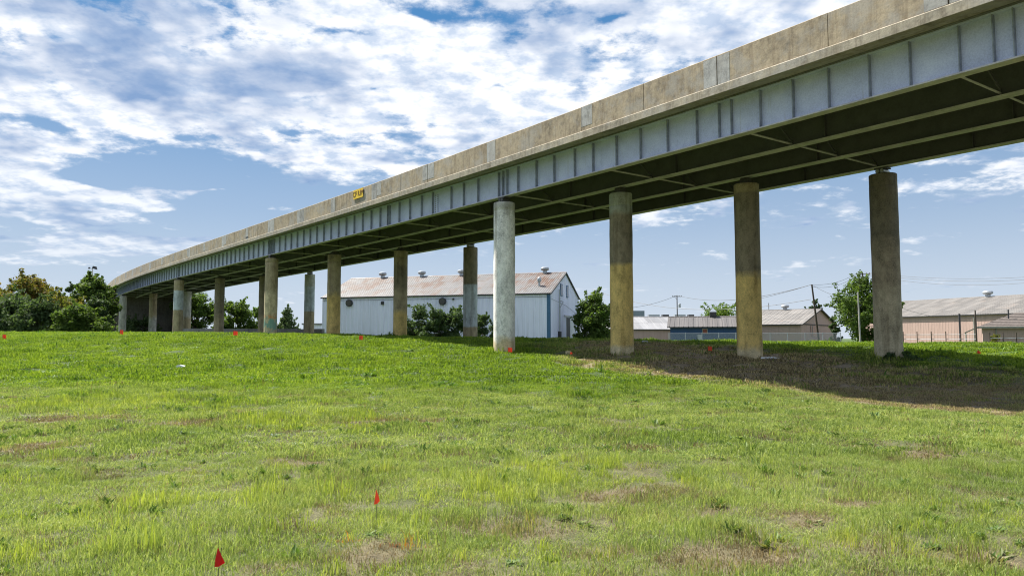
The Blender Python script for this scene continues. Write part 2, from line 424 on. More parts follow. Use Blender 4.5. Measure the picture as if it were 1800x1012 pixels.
simple('litter_white', (0.75, 0.77, 0.8), 0.6, 0.1)
simple('litter_tan', (0.5, 0.42, 0.24), 0.8, 0.2)
def glass():
    m, t, b = new_mat('window_dark'); b.inputs['Base Color'].default_value = (0.02, 0.03, 0.045, 1); b.inputs['Roughness'].default_value = 0.15
glass()
def cloth(name, col):
    m, t, b = new_mat(name)
    tr = t.node('ShaderNodeBsdfTranslucent'); tr.inputs[0].default_value = (*col, 1)
    b.inputs['Base Color'].default_value = (*col, 1); b.inputs['Roughness'].default_value = 0.5
    mx = t.node('ShaderNodeMixShader'); mx.inputs[0].default_value = 0.4
    t.l.new(b.outputs[0], mx.inputs[1]); t.l.new(tr.outputs[0], mx.inputs[2]); t.l.new(mx.outputs[0], t.n['Material Output'].inputs[0])
cloth('flag_red', (0.62, 0.012, 0.012)); cloth('flag_orange', (0.88, 0.13, 0.05))
def leaf(name, cols, trans=0.35):
    m, t, b = new_mat(name)
    r = t.node('ShaderNodeNewGeometry').outputs['Random Per Island']
    g = t.noise(pos(t), 0.7, 3, 0.6)
    k = t.math('ADD', t.math('MULTIPLY', r, 0.55), t.math('MULTIPLY', g, 0.45))
    c = t.ramp(k, [(0.18 + 0.62 * i / (len(cols) - 1), q) for i, q in enumerate(cols)])
    t.l.new(c, b.inputs['Base Color']); b.inputs['Roughness'].default_value = 0.65; b.inputs['Specular IOR Level'].default_value = 0.12
    tr = t.node('ShaderNodeBsdfTranslucent'); t.l.new(t.mix(1.0, c, (1.3, 1.35, 0.7), 'MULTIPLY'), tr.inputs[0])
    mx = t.node('ShaderNodeMixShader'); mx.inputs[0].default_value = trans
    t.l.new(b.outputs[0], mx.inputs[1]); t.l.new(tr.outputs[0], mx.inputs[2]); t.l.new(mx.outputs[0], t.n['Material Output'].inputs[0])
leaf('leaf_green', [(0.042, 0.072, 0.018), (0.08, 0.135, 0.028), (0.14, 0.195, 0.045)], .45)
leaf('leaf_dark', [(0.035, 0.06, 0.024), (0.065, 0.105, 0.04), (0.11, 0.16, 0.07)], .4)
leaf('leaf_olive', [(0.06, 0.08, 0.02), (0.13, 0.15, 0.03), (0.22, 0.17, 0.045)], .45)
leaf('leaf_autumn', [(0.07, 0.085, 0.02), (0.15, 0.15, 0.03), (0.25, 0.15, 0.045)], .45)
leaf('leaf_lime', [(0.06, 0.11, 0.02), (0.11, 0.185, 0.03), (0.18, 0.25, 0.06)], .45)

def vnoise(x, y, seed=0):
    xi = np.floor(x).astype(np.int64); yi = np.floor(y).astype(np.int64); fx = x - xi; fy = y - yi
    def h(a, b):
        k = (a * 374761393 + b * 668265263 + seed * 974634) & 0xffffffff
        k = ((k ^ (k >> 13)) * 1274126177) & 0xffffffff
        return ((k ^ (k >> 16)) & 0xffff) / 65535.0
    u = fx * fx * (3 - 2 * fx); v = fy * fy * (3 - 2 * fy)
    return (h(xi, yi) * (1 - u) + h(xi + 1, yi) * u) * (1 - v) + (h(xi, yi + 1) * (1 - u) + h(xi + 1, yi + 1) * u) * v
def fbm(x, y, freq, oct=4, seed=0, gain=.55):
    a = 1.0; tot = 0; acc = 0
    for o in range(oct):
        acc = acc + a * vnoise(x * freq + 17.3 * o, y * freq + 5.1 * o, seed + o); tot += a; a *= gain; freq *= 2.03
    return acc / tot
BARE = [(1120, 868, .9), (1250, 900, .5), (1420, 912, .6), (905, 935, .7), (1290, 985, .8), (640, 975, .6), (150, 738, 1.3), (320, 745, .8), (520, 815, .9), (700, 740, .8),
        (1500, 890, .5), (60, 790, 1.0), (1700, 990, .5), (1040, 980, .5), (830, 930, .4), (480, 1000, .4), (1640, 800, .6)]
TALL = [(290, 895, .55), (230, 900, .4), (350, 885, .5), (800, 862, .7), (860, 850, .5), (1080, 832, .9), (1170, 845, .7), (980, 825, .7), (30, 850, .5), (1760, 915, .6), (1700, 900, .5),
        (1480, 960, .6), (1580, 950, .5), (470, 870, .4), (560, 880, .4), (890, 880, .4), (1010, 850, .6), (120, 715, 1.6), (300, 710, 1.8), (520, 745, 1.5), (960, 985, .4), (20, 1000, .3), (620, 1005, .3), (900, 975, .3)]
_bare = [(*on_ground(px, py)[:2], r * .5) for px, py, r in BARE]; _tall = [(*on_ground(px, py)[:2], r * .75) for px, py, r in TALL]
def spots(x, y, lst, sx=1.6):
    acc = np.zeros(len(x))
    for cx, cy, r in lst:
        k = max(1.0, cy / 9.0)
        acc = np.maximum(acc, np.exp(-(((x - cx) / (r * sx * k)) ** 2 + ((y - cy) / (r * k)) ** 2)))
    return acc
def zone_fields(x, y, z):
    n = fbm(x, y, .45, 4, 3)
    lush = sm(.02, .26, z + (n - .5) * .30)
    acr = x * .8 + y * .6 + (n - .5) * 4.0
    bare = sm(16.6, 18.8, acr) * (1 - sm(24.0, 27.0, acr)) * sm(.5, 5.5, x + (n - .5) * 5) * (1 - .55 * sm(10, 14.5, x + (n - .5) * 6))
    th = np.clip(sm(.58, .74, fbm(x, y, 1.3, 5, 40)) * .38 + .75 * sm(.35, .75, spots(x, y, _bare) * (.25 + 1.4 * fbm(x, y, 3.4, 4, 77))), 0, 1) * (1 - lush)
    return np.stack([lush * (1 - .85 * bare), bare, th], -1)
def zones(t, p, inst=True):
    a = t.node('ShaderNodeAttribute', attribute_name='zone', attribute_type='INSTANCER' if inst else 'GEOMETRY')
    o = t.xyz(a.outputs['Vector'])
    return o[0], o[1], o[2]
def soil():
    m, t, b = new_mat('lawn_soil')
    p = pos(t); lush, bare, th = zones(t, p, False)
    n = t.noise(p, 6, 6, 0.7); f = t.noise(p, 45, 4, 0.7)
    k = t.math('ADD', t.math('MULTIPLY', n, 0.5), t.math('MULTIPLY', f, 0.5))
    c = t.ramp(k, [(0.35, (0.035, 0.04, 0.013)), (0.5, (0.075, 0.085, 0.026)), (0.65, (0.14, 0.14, 0.05))])
    c = t.mix(lush, c, t.ramp(k, [(0.35, (0.02, 0.04, 0.006)), (0.6, (0.055, 0.095, 0.012))]))
    brown = t.ramp(k, [(0.33, (0.10, 0.075, 0.045)), (0.5, (0.23, 0.175, 0.11)), (0.66, (0.38, 0.30, 0.20))])
    c = t.mix(t.math('MAXIMUM', t.math('MULTIPLY', bare, 0.95), t.math('MULTIPLY', th, 0.7)), c, brown)
    c = t.mix(t.math('MULTIPLY', th, 0.8), c, t.mix(1.0, c, (0.6, 0.56, 0.52), 'MULTIPLY'))
    t.l.new(c, b.inputs['Base Color']); b.inputs['Roughness'].default_value = 0.95
    bump(t, b, k, 0.6, 0.05)
soil()
PAINT = [on_ground(715, 962), on_ground(612, 953)]
def blade(name, dull, lushc, tip, trans=0.4):
    m, t, b = new_mat(name)
    g = t.node('ShaderNodeNewGeometry'); p = g.outputs['Position']; r = g.outputs['Random Per Island']
    lush, bare, th = zones(t, p)
    n = t.noise(p, 0.9, 4, 0.6); n2 = t.noise(t.vmath('ADD', p, (30, 4, 0)), 0.22, 3, 0.6)
    k = t.math('ADD', t.math('MULTIPLY', r, 0.34), t.math('ADD', t.math('MULTIPLY', n, 0.38), t.math('MULTIPLY', n2, 0.28)))
    c = t.ramp(k, [(0.30, dull[0]), (0.5, dull[1]), (0.68, dull[2])])
    c = t.mix(lush, c, t.ramp(k, [(0.30, lushc[0]), (0.5, lushc[1]), (0.68, lushc[2])]))
    dry = t.ramp(r, [(0.0, (0.10, 0.085, 0.035)), (0.5, (0.31, 0.25, 0.13)), (1.0, (0.48, 0.40, 0.22))])
    c = t.mix(t.math('MULTIPLY', bare, t.step(r, 0.25, 0.5)), c, dry)
    c = t.mix(t.math('MULTIPLY', t.math('MULTIPLY', th, 0.8), t.step(r, 0.25, 0.5)), c, t.mix(1.0, dry, (0.66, 0.62, 0.56), 'MULTIPLY'))
    for (cx, cy, cz), sc in zip(PAINT, ((0.24, 0.07), (0.14, 0.05))):
        d = t.vmath('LENGTH', t.scale(t.vmath('SUBTRACT', p, (cx, cy, cz)), (1 / sc[0], 1 / sc[1], 0)))
        c = t.mix(t.math('MULTIPLY', t.math('SUBTRACT', 1.0, t.step(t.math('ADD', d, t.math('MULTIPLY', r, 0.9)), 0.6, 1.3)), 0.7), c, (0.55, 0.14, 0.02))
    t.l.new(c, b.inputs['Base Color']); b.inputs['Roughness'].default_value = 0.55
    b.inputs['Specular IOR Level'].default_value = 0.3
    tr = t.node('ShaderNodeBsdfTranslucent'); t.l.new(t.mix(1.0, c, tip, 'MULTIPLY'), tr.inputs[0])
    mx = t.node('ShaderNodeMixShader'); mx.inputs[0].default_value = trans
    t.l.new(b.outputs[0], mx.inputs[1]); t.l.new(tr.outputs[0], mx.inputs[2]); t.l.new(mx.outputs[0], t.n['Material Output'].inputs[0])
LUSH = [(0.055, 0.10, 0.007), (0.15, 0.245, 0.016), (0.29, 0.375, 0.045)]
blade('blade_lawn', [(0.095, 0.15, 0.035), (0.232, 0.31, 0.076), (0.40, 0.44, 0.155)], LUSH, (1.35, 1.35, 0.8))
blade('blade_tall', [(0.13, 0.18, 0.032), (0.225, 0.29, 0.05), (0.34, 0.385, 0.085)], LUSH, (1.4, 1.4, 0.7), 0.5)
blade('blade_weed', [(0.055, 0.10, 0.025), (0.10, 0.17, 0.035), (0.17, 0.24, 0.06)], [(0.045, 0.10, 0.012), (0.09, 0.18, 0.018), (0.16, 0.27, 0.04)], (1.2, 1.3, 0.6), 0.3)
blade('blade_dry', [(0.10, 0.08, 0.04), (0.19, 0.15, 0.078), (0.30, 0.245, 0.135)], [(0.10, 0.12, 0.03), (0.18, 0.19, 0.05), (0.26, 0.23, 0.08)], (1.2, 1.15, 0.9), 0.3)

# ------------------------------------------------------------------ ground sheet
def make_ground():
    def axis(a, b, step, far, grow=1.22):
        v = list(np.arange(a, b + step / 2, step)); st = step
        lo, hi = [a], [b]
        while hi[-1] < far: st *= grow; hi.append(hi[-1] + st)
        st = step
        while lo[-1] > -far: st *= grow; lo.append(lo[-1] - st)
        return np.array(lo[:0:-1] + v + hi[1:])
    X = axis(-26, 26, 0.26, 4000); Y = axis(-3, 56, 0.26, 4000)
    gx, gy = np.meshgrid(X, Y); Z = ground(gx.ravel(), gy.ravel())
    me = bpy.data.meshes.new('ground'); nx, ny = len(X), len(Y)
    me.vertices.add(nx * ny); me.vertices.foreach_set('co', np.c_[gx.ravel(), gy.ravel(), Z].astype(np.float32).ravel())
    idx = np.arange(nx * ny).reshape(ny, nx)
    q = np.stack([idx[:-1, :-1], idx[:-1, 1:], idx[1:, 1:], idx[1:, :-1]], -1).reshape(-1, 4)
    me.loops.add(q.size); me.loops.foreach_set('vertex_index', q.ravel().astype(np.int32))
    me.polygons.add(len(q)); me.polygons.foreach_set('loop_start', np.arange(0, q.size, 4, dtype=np.int32))
    me.update(calc_edges=True); me.shade_smooth(); me.materials.append(MATS['lawn_soil'])
    at = me.attributes.new('zone', 'FLOAT_VECTOR', 'POINT'); at.data.foreach_set('vector', zone_fields(gx.ravel(), gy.ravel(), Z).astype(np.float32).ravel())
    o = bpy.data.objects.new('ground', me); COL.objects.link(o)
    tag(o, 'gently rising ground of the grass field', None, None, 'structure')
make_ground()

# ------------------------------------------------------------------ overpass
H = lambda h: EYE + h
bridge = empty('overpass_bridge', (0, 0, 0))
tag(bridge, 'long steel girder overpass with stained concrete parapet crossing above the grass', 'bridge')
def sweep(prof, s0, s1, step=1.0):
    """prof: list of (n, z) ring swept along the bridge"""
    rings = []
    k = max(2, int(math.ceil((s1 - s0) / step)) + 1)
    for s in np.linspace(s0, s1, k):
        rings.append([(lambda p: (p.x, p.y, z))(path(s, n)[0]) for n, z in prof])
    return MB().loft(rings)
NG = [1.0, 3.5, 6.0, 8.5]; DECKW = 9.5
SE = float(np.interp(150, _ys, _s))
deck = sweep([(0, H(7.0)), (0, H(7.235)), (.03, H(7.26)), (DECKW - .03, H(7.26)), (DECKW, H(7.235)), (DECKW, H(7.0)), (DECKW - .25, H(7.02)), (DECKW - .75, H(7.13)), (.75, H(7.13)), (.25, H(7.02))], S0, SE, 1.5).build('deck_slab', 'concrete_lip', bridge)
recalc(deck)
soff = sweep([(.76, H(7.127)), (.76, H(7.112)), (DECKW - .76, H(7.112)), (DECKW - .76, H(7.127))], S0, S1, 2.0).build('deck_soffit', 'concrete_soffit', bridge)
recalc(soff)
# parapet panels and repaired joints
SJ = [s_at(px, 0.05) for px in (1459, 1261, 1133, 1022, 930, 855, 799, 751)]
joints = sorted(SJ)
while joints[0] > S0 + 3: joints.insert(0, joints[0] - 2.85)
while joints[-1] < SE - 3: joints.append(joints[-1] + 2.55)
rep0 = min(range(len(joints)), key=lambda i: abs(joints[i] - SJ[1]))
rnd = random.Random(4)
for i in range(len(joints) - 1):
    a, b = joints[i] + .012, joints[i + 1] - .012
    top = H(8.15) + rnd.uniform(-.006, .006); o = rnd.uniform(-.006, .006)
    pp = sweep([(.05 + o, H(7.258)), (.05 + o, top - .02), (.07 + o, top), (.30, top), (.33, top - .03), (.42, H(7.258))], a, b, 1.0).build('parapet_panel', 'concrete_tan', bridge)
    recalc(pp)
    for j, (e0, e1) in ((i, (a + .004, a + rnd.uniform(.42, .62))), (i + 1, (b - rnd.uniform(.42, .62), b - .004))):
        if (j - rep0) % 2 == 0 and rnd.random() < .9:
            lo = H(7.262) + rnd.choice([0.0, .02, .16]); hi = top - rnd.uniform(.0, .05) - .02
            if hi - lo < .3: continue
            pt = sweep([(.046 + o, lo), (.046 + o, hi), (.052 + o, hi), (.052 + o, lo)], e0, e1, .3).build('repair_patch', 'concrete_grey', pp)
            recalc(pt)
    fp = sweep([(DECKW - .05, H(7.258)), (DECKW - .05, top), (DECKW - .30, top), (DECKW - .42, H(7.258))], a, b, 1.5).build('parapet_panel', 'concrete_tan', bridge)
    recalc(fp)
# girders
def vplate(s, n0, n1, z0, z1, th=.022):
    p, d, nn = path(s)
    b0 = p + nn * n0 - d * th / 2; b1 = p + nn * n1 - d * th / 2; b2 = p + nn * n1 + d * th / 2; b3 = p + nn * n0 + d * th / 2
    return [Vector((q.x, q.y, z0)) for q in (b0, b1, b2, b3)], [Vector((q.x, q.y, z1)) for q in (b0, b1, b2, b3)]
COLPX = [[887, 1091, 1312, 1551], [478, 588, 705, 827], [315, 387, 465, 545], [217, 270, 330, 386]]
BENT = [[s_at(px, NG[j]) for j, px in enumerate(row)] for row in COLPX]
for gi, n in enumerate(NG):
    outer = gi == 0
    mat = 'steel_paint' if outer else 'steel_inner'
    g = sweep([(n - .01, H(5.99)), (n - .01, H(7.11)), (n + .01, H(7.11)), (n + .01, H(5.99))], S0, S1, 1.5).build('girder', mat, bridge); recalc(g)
    f1 = sweep([(n - .155, H(5.95)), (n - .155, H(5.989)), (n + .155, H(5.989)), (n + .155, H(5.95))], S0, S1, 1.5).build('bottom_flange', 'steel_flange', g); recalc(f1)
    f2 = sweep([(n - .15, H(7.078)), (n - .15, H(7.108)), (n - .0105, H(7.108)), (n - .0105, H(7.078))], S0, S1, 1.5).build('top_flange', mat, g); recalc(f2)
    st = []
    if outer:
        s = S0 + .4
        base = BENT[0][0]
        seen = [s_at(px, n) for px in (1789, 1751, 1692, 1606, 1531, 1462, 1398, 1341, 1289, 1267, 1228, 1177, 1130, 1086, 1046, 1013, 977, 945, 913, 843, 818, 795, 763, 743, 723, 704)]
        st = seen + list(np.arange(min(seen) - 1.1 * 34, min(seen) - .5, 1.1)) + list(np.arange(max(seen) + 1.05, S1, 1.05))
        for b in BENT[:2]: st += [b[0] - .3, b[0], b[0] + .3]
        for b in BENT[2:]: st += [b[0]]
        st.append(s_at(684, n))
    else:
        st = list(np.arange(BENT[0][gi] - 5.8 * 6 + 2.9, S1, 5.8))
    for s in st:
        if not (S0 < s < S1): continue
        lo, hi = vplate(s, n - .125 if outer else n - .12, n - .0105, H(5.99), H(7.077))
        MB().hexa(lo, hi).build('stiffener', 'steel_stiffener_shaded' if outer else mat, g)
    if outer:
        s = s_at(769, n)
        lo, hi = vplate(s, n - .028, n - .0106, H(6.03), H(6.94), .30)
        sp = MB().hexa(lo, hi).build('splice_plate', 'steel_paint', g)
        for q in (-.09, .0, .09):
            bm = MB()
        m = MB()
        for q in (-.1, .1):
            for k in range(9):
                p, d, nn = path(s + q, n - .033); m.box((p.x, p.y, H(6.08 + .1 * k)), (.035, .035, .035))
        m.build('bolt_rows', 'steel_dark', g)['kind'] = 'stuff'
# cross frames between the girders
cs = sorted([s_at(1304, 1.0), s_at(1061, 1.0), s_at(890, 1.0), s_at(783, 1.0), s_at(700, 1.0)])
s = cs[0] - 5.8
while s > S0: cs.append(s); s -= 5.8
s = max(cs) + 5.5
while s < S1 - 1: cs.append(s); s += 5.6
for s in cs:
    for a, b in zip(NG[:-1], NG[1:]):
        P = lambda n, h: (lambda p: Vector((p.x, p.y, H(h))))(path(s, n)[0])
        m = MB().tube([P(a + .02, 6.06), P(b - .02, 6.06)], .034, 4)
        cf = m.build('cross_frame', 'steel_flange', bridge)
        m = MB().tube([P(a + .02, 6.12), P((a + b) / 2, 6.9)], .03, 4).tube([P(b - .02, 6.12), P((a + b) / 2, 6.9)], .03, 4)
        m.tube([P(a + .02, 6.92), P(b - .02, 6.92)], .04, 4).build('diagonal_brace', 'steel_inner', cf)
# sign plate
sy = s_at(628, 0.0)
p, d, nn = path(sy, .05); rz = math.atan2(-d.y, -d.x)
def oriented_box(s, n, w, h, zc, th, name, mat, parent):
    p, d, nn = path(s, n); lo = []; hi = []
    for (a, z) in ((-w / 2, zc - h / 2), (w / 2, zc - h / 2), (w / 2, zc + h / 2), (-w / 2, zc + h / 2)):
        q = p + d * a; lo.append(Vector((q.x, q.y, z))); hi.append(Vector((q.x - nn.x * th, q.y - nn.y * th, z)))
    o = MB().hexa(lo, hi).build(name, mat, parent); recalc(o); return o
sign = oriented_box(sy, .035, 1.15, .50, H(7.87), .02, 'sign_plate', 'sign_yellow', bridge)
sign['label'] = 'small yellow plate with dark lettering on the parapet'
def text_mesh(txt, size, name, mat, parent, loc, rz):
    cu = bpy.data.curves.new(name, 'FONT'); cu.body = txt; cu.size = size; cu.extrude = .004; cu.align_x = 'CENTER'; cu.align_y = 'CENTER'
    to = bpy.data.objects.new('tmp_text', cu); COL.objects.link(to)
    dg = bpy.context.evaluated_depsgraph_get(); me = bpy.data.meshes.new_from_object(to.evaluated_get(dg))
    bpy.data.objects.remove(to); me.materials.clear(); me.materials.append(MATS[mat])
    o = bpy.data.objects.new(name, me); COL.objects.link(o); o.parent = parent
    o.location = loc; o.rotation_euler = (math.pi / 2, 0, rz); return o
p, d, nn = path(sy, .035 - .026)
text_mesh('CF IUM', .40, 'lettering', 'sign_ink', sign, (p.x, p.y, H(7.87)), math.atan2(-d.y, -d.x))
# drain slot seen in one repaired panel and orange plate at the near end
oriented_box(s_at(432, 0.0), .045, .55, .10, H(7.42), .006, 'drain_slot', 'trim_dark', bridge)
oriented_box(s_at(1815, 1.3), 1.35, .34, .42, H(5.72), .03, 'hanging_plate', 'plate_orange', bridge)
# abutment and approach fill
def prism(s, n0, n1, z0, z1, th, name, mat, parent):
    lo, hi = vplate(s, n0, n1, z0, z1, th); o = MB().hexa(lo, hi).build(name, mat, parent); recalc(o); return o
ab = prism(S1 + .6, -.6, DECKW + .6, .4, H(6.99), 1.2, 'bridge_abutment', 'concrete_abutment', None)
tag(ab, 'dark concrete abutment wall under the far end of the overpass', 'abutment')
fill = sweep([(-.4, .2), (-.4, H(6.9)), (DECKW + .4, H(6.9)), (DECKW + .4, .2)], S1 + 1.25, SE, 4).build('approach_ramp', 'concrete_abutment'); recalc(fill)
fill['kind'] = 'structure'; fill['label'] = 'retained approach ramp behind the trees'

# ------------------------------------------------------------------ columns
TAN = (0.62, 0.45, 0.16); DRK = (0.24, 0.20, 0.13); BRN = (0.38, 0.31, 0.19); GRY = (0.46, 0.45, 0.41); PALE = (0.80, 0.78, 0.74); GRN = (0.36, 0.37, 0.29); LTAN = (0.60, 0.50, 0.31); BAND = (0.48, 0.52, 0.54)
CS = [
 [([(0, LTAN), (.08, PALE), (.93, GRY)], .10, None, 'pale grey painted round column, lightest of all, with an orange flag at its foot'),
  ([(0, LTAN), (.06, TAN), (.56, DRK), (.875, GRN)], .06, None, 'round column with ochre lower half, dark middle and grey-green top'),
  ([(0, LTAN), (.05, TAN), (.47, DRK), (.96, BRN)], .10, None, 'round column, ochre below and dark stained above, second from the picture edge'),
  ([(0, (0.50, 0.43, 0.30)), (.12, (0.46, 0.39, 0.27)), (.36, (0.33, 0.27, 0.19)), (.62, (0.20, 0.17, 0.125))], .22, None, 'largest round column with weeds at its foot and dark top')],
 [([(0, LTAN), (.55, BRN)], .2, [(.06, .22, (0.10, 0.33, 0.29), .42), (.215, .25, (0.6, 0.20, 0.05), .5)], 'round column with teal and orange sprayed paint near its base'),
  ([(0, TAN), (.5, BRN)], .2, [(.13, .17, (0.02, 0.02, 0.02), .6)], 'brown round column just beside the left end of the white warehouse'),
  ([(0, TAN), (.3, BRN), (.55, DRK), (.82, BRN)], .12, None, 'brown round column before the warehouse, left of the dark bushes'),
  ([(0, BRN), (.15, BAND), (.60, DRK)], .03, None, 'round column with grey painted middle band, standing among the warehouse bushes')],
 [([(0, BRN), (.52, BAND), (.83, BRN)], .03, None, 'far round column with a pale grey band near the top'),
  ([(0, BRN), (.4, DRK)], .2, None, 'mottled dark brown round column between roadside trees under the overpass'),
  ([(0, BRN), (.4, DRK)], .2, None, 'dark round column half hidden behind the one with teal paint'),
  ([(0, BRN), (.45, BAND), (.82, GRY)], .03, None, 'round column, brown below and grey above, just left of the warehouse')],
 [([(0, GRY), (.5, GRY)], .2, None, 'small grey round column nearest the leafy trees at the far end'),
  ([(0, GRY), (.5, BRN)], .2, None, 'small grey round column in front of the dark abutment'),
  ([(0, BRN), (.5, GRY)], .2, None, 'small round column behind the one with the pale band'),
  ([(0, BRN), (.5, DRK)], .2, None, 'small far round column hidden behind the mottled brown one')]]
def col_mesh(r, h, seed, n=32):
    rr = random.Random(seed); m = MB(); k = 16
    pts = [(0, 0, -1.0)] + [(0, 0, h * i / k) for i in range(k + 1)]
    rad = [r] + [r + rr.uniform(-.006, .006) for _ in range(k)] + [r - .015]
    pts.insert(-1, (0, 0, h - .03)); rad.insert(-1, r)
    for f in (.93,):            # formwork joints, a few millimetres deep
        z = h * f + rr.uniform(-.1, .1)
        for dz, dr in ((-.010, 0), (-.004, -.006), (.004, -.006), (.010, 0)): pts.append((0, 0, z + dz)); rad.append(r + dr)
    o = sorted(range(len(pts)), key=lambda i: pts[i][2]); pts = [pts[i] for i in o]; rad = [rad[i] for i in o]
    m.tube(pts, rad, n); return m
for bi, row in enumerate(BENT):
    for j, s in enumerate(row):
        if (bi, j) == (3, 3): continue       # wholly hidden in the photograph
        p, d, nn = path(s, NG[j]); z0 = gz(p.x, p.y); topz = H(5.70)
        stops, soft, extra, label = CS[bi][j]
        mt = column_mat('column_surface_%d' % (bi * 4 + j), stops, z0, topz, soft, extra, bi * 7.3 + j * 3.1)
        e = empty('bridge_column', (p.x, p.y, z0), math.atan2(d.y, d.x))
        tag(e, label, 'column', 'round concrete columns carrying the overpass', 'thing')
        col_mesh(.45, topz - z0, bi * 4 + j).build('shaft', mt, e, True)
        hz = topz - z0
        MB().box((0, 0, hz + .02), (.5, .42, .04)).build('bearing_plate', 'steel_dark', e)
        if j in (0, 3):
            m = MB()
            m.tube([(-.075, -.2, hz + .115), (-.075, .2, hz + .115)], .072, 14); m.tube([(.085, -.2, hz + .115), (.085, .2, hz + .115)], .072, 14)
            m.build('roller_pair', 'steel_bright' if j == 3 else 'steel_dark', e)
            MB().box((0, 0, hz + .212), (.42, .36, .05)).build('sole_plate', 'steel_dark', e)
        else:
            MB().hexa([(-.2, -.2, hz + .04), (.2, -.2, hz + .04), (.2, .2, hz + .04), (-.2, .2, hz + .04)], [(-.13, -.16, hz + .236), (.13, -.16, hz + .236), (.13, .16, hz + .236), (-.13, .16, hz + .236)]).build('rocker_block', 'steel_dark', e)
        if bi == 0 and j == 0:
            MB().tube([(.12, -.26, hz + .0), (.12, -.26, hz + .24)], .012, 6).build('anchor_rod', 'steel_bright', e)
            MB().tube([(.19, -.26, hz + .0), (.19, -.26, hz + .20)], .012, 6).build('anchor_rod', 'steel_bright', e)

# ------------------------------------------------------------------ buildings
def at_z(px, py, z):
    d = ray(px, py); k = (z - EYE) / d.z; return Vector((d.x * k, d.y * k, z))
def lathe(m, prof, c=(0, 0, 0), n=14):
    return m.tube([(c[0], c[1], c[2] + z) for r, z in prof], [r for r, z in prof], n)
def ribbed(w, h0, h1, nrib, proud=.05, rw=.09):
    """upright sheet along x, top edge from h0 to h1, ribs proud towards -y, 2 cm thick"""
    xs = [(0.0, 0.0)]
    for i in range(nrib):
        c = w * (i + .5) / nrib
        xs += [(c - rw / 2 - .02, 0), (c - rw / 2, -proud), (c + rw / 2, -proud), (c + rw / 2 + .02, 0)]
    xs.append((w - .004, 0.0))
    top = lambda x: h0 + (h1 - h0) * x / w
    lo = [(x, y, 0) for x, y in xs] + [(w - .004, .02, 0), (0, .02, 0)]
    hi = [(x, y, top(x)) for x, y in xs] + [(w - .004, .02, h1), (0, .02, h0)]
    m = MB(); i = len(m.v); n = len(lo); m.v += lo + hi
    for k in range(n): m.f.append((k, (k + 1) % n, n + (k + 1) % n, n + k))
    return m
def mesh_of(mb, name, mat):
    me = bpy.data.meshes.new(name); me.from_pydata(mb.v, [], mb.f); me.update(); me.materials.append(MATS[mat]); return me
def inst(name, me, parent, loc, rot=(0, 0, 0)):
    o = bpy.data.objects.new(name, me); COL.objects.link(o); o.parent = parent; o.location = loc; o.rotation_euler = rot; return o
def gable_building(e, L, W, eave, rise, wall, roof, pw=1.0, ribs=2, rpw=.9, rows=2, ov=.25, rribs=3, trim='trim_dark', gable_wall=None, rproud=.03, wproud=.05):
    gable_wall = gable_wall or wall
    n = max(1, round(L / pw)); w = L / n
    me = mesh_of(ribbed(w, eave, eave, ribs, wproud), 'wall_panel', wall)
    for i in range(n): inst('wall_panel', me, e, (i * w, 0, 0))
    ng = 2 * max(1, round(W / pw / 2)); gw = W / ng; k = rise / (W / 2)
    hh = lambda y: eave + k * min(y, W - y) - .02
    for i in range(ng):
        m = mesh_of(ribbed(gw, hh(i * gw), hh((i + 1) * gw), ribs, wproud), 'wall_panel', gable_wall)
        inst('wall_panel', m, e, (L, i * gw, 0), (0, 0, math.pi / 2))
    m = MB(); m.poly([(0, 0, 0), (0, W, 0), (0, W, eave), (0, W / 2, eave + rise - .03), (0, 0, eave)], (.03, 0, 0)); m.span((.05, W - .03, 0), (L - .05, W, eave))
    m.build('rear_walls', wall, e)
    ang = math.atan2(rise, W / 2); sl = math.hypot(W / 2, rise) + ov
    nr = max(1, round((L + 2 * ov) / rpw)); rw = (L + 2 * ov) / nr; rl = sl / rows
    rm = ribbed(rw, rl + .06, rl + .06, rribs, rproud, .05)
    rm.v = [(x, z, -y) for x, y, z in rm.v]      # lay it down: ribs up, length along +y
    rm.f = [f[::-1] for f in rm.f]
    me = mesh_of(rm, 'roof_sheet', roof)
    for r in range(rows):
        for i in range(nr):
            d = -ov + r * rl
            inst('roof_sheet', me, e, (-ov + i * rw, d * math.cos(ang), eave + d * math.sin(ang) + .035 + .012 * r + .004 * (i % 2)), (ang, 0, 0))
    b = MB(); y1 = W + ov * math.cos(ang); z1 = eave - ov * math.sin(ang)
    b.poly([(-ov, W / 2, eave + rise + .01), (L + ov, W / 2, eave + rise + .01), (L + ov, y1, z1), (-ov, y1, z1)], (0, 0, .05)).build('rear_roof', roof, e)
    MB().poly([(-ov, W / 2 - .2, eave + rise + .02 - .2 * k + .07), (-ov, W / 2, eave + rise + .11), (-ov, W / 2 + .2, eave + rise + .02 - .2 * k + .07), (-ov, W / 2, eave + rise + .06)], (L + 2 * ov, 0, 0)).build('ridge_cap', roof, e)
    m = MB(); c = ov * math.cos(ang); s_ = ov * math.sin(ang)
    m.poly([(L + ov + .005, -c, eave - s_ - .12), (L + ov + .005, W / 2, eave + rise - .10), (L + ov + .005, W / 2, eave + rise + .05), (L + ov + .005, -c, eave - s_ + .03)], (.03, 0, 0))
    m.poly([(L + ov + .005, W / 2, eave + rise - .10), (L + ov + .005, W + c, eave - s_ - .12), (L + ov + .005, W + c, eave - s_ + .03), (L + ov + .005, W / 2, eave + rise + .05)], (.03, 0, 0))
    m.build('barge_board', trim, e)
    MB().span((-ov, -c - .03, eave - s_ - .10), (L + ov, -c - .001, eave - s_ + .02)).build('eave_trim', trim, e)
    return ang

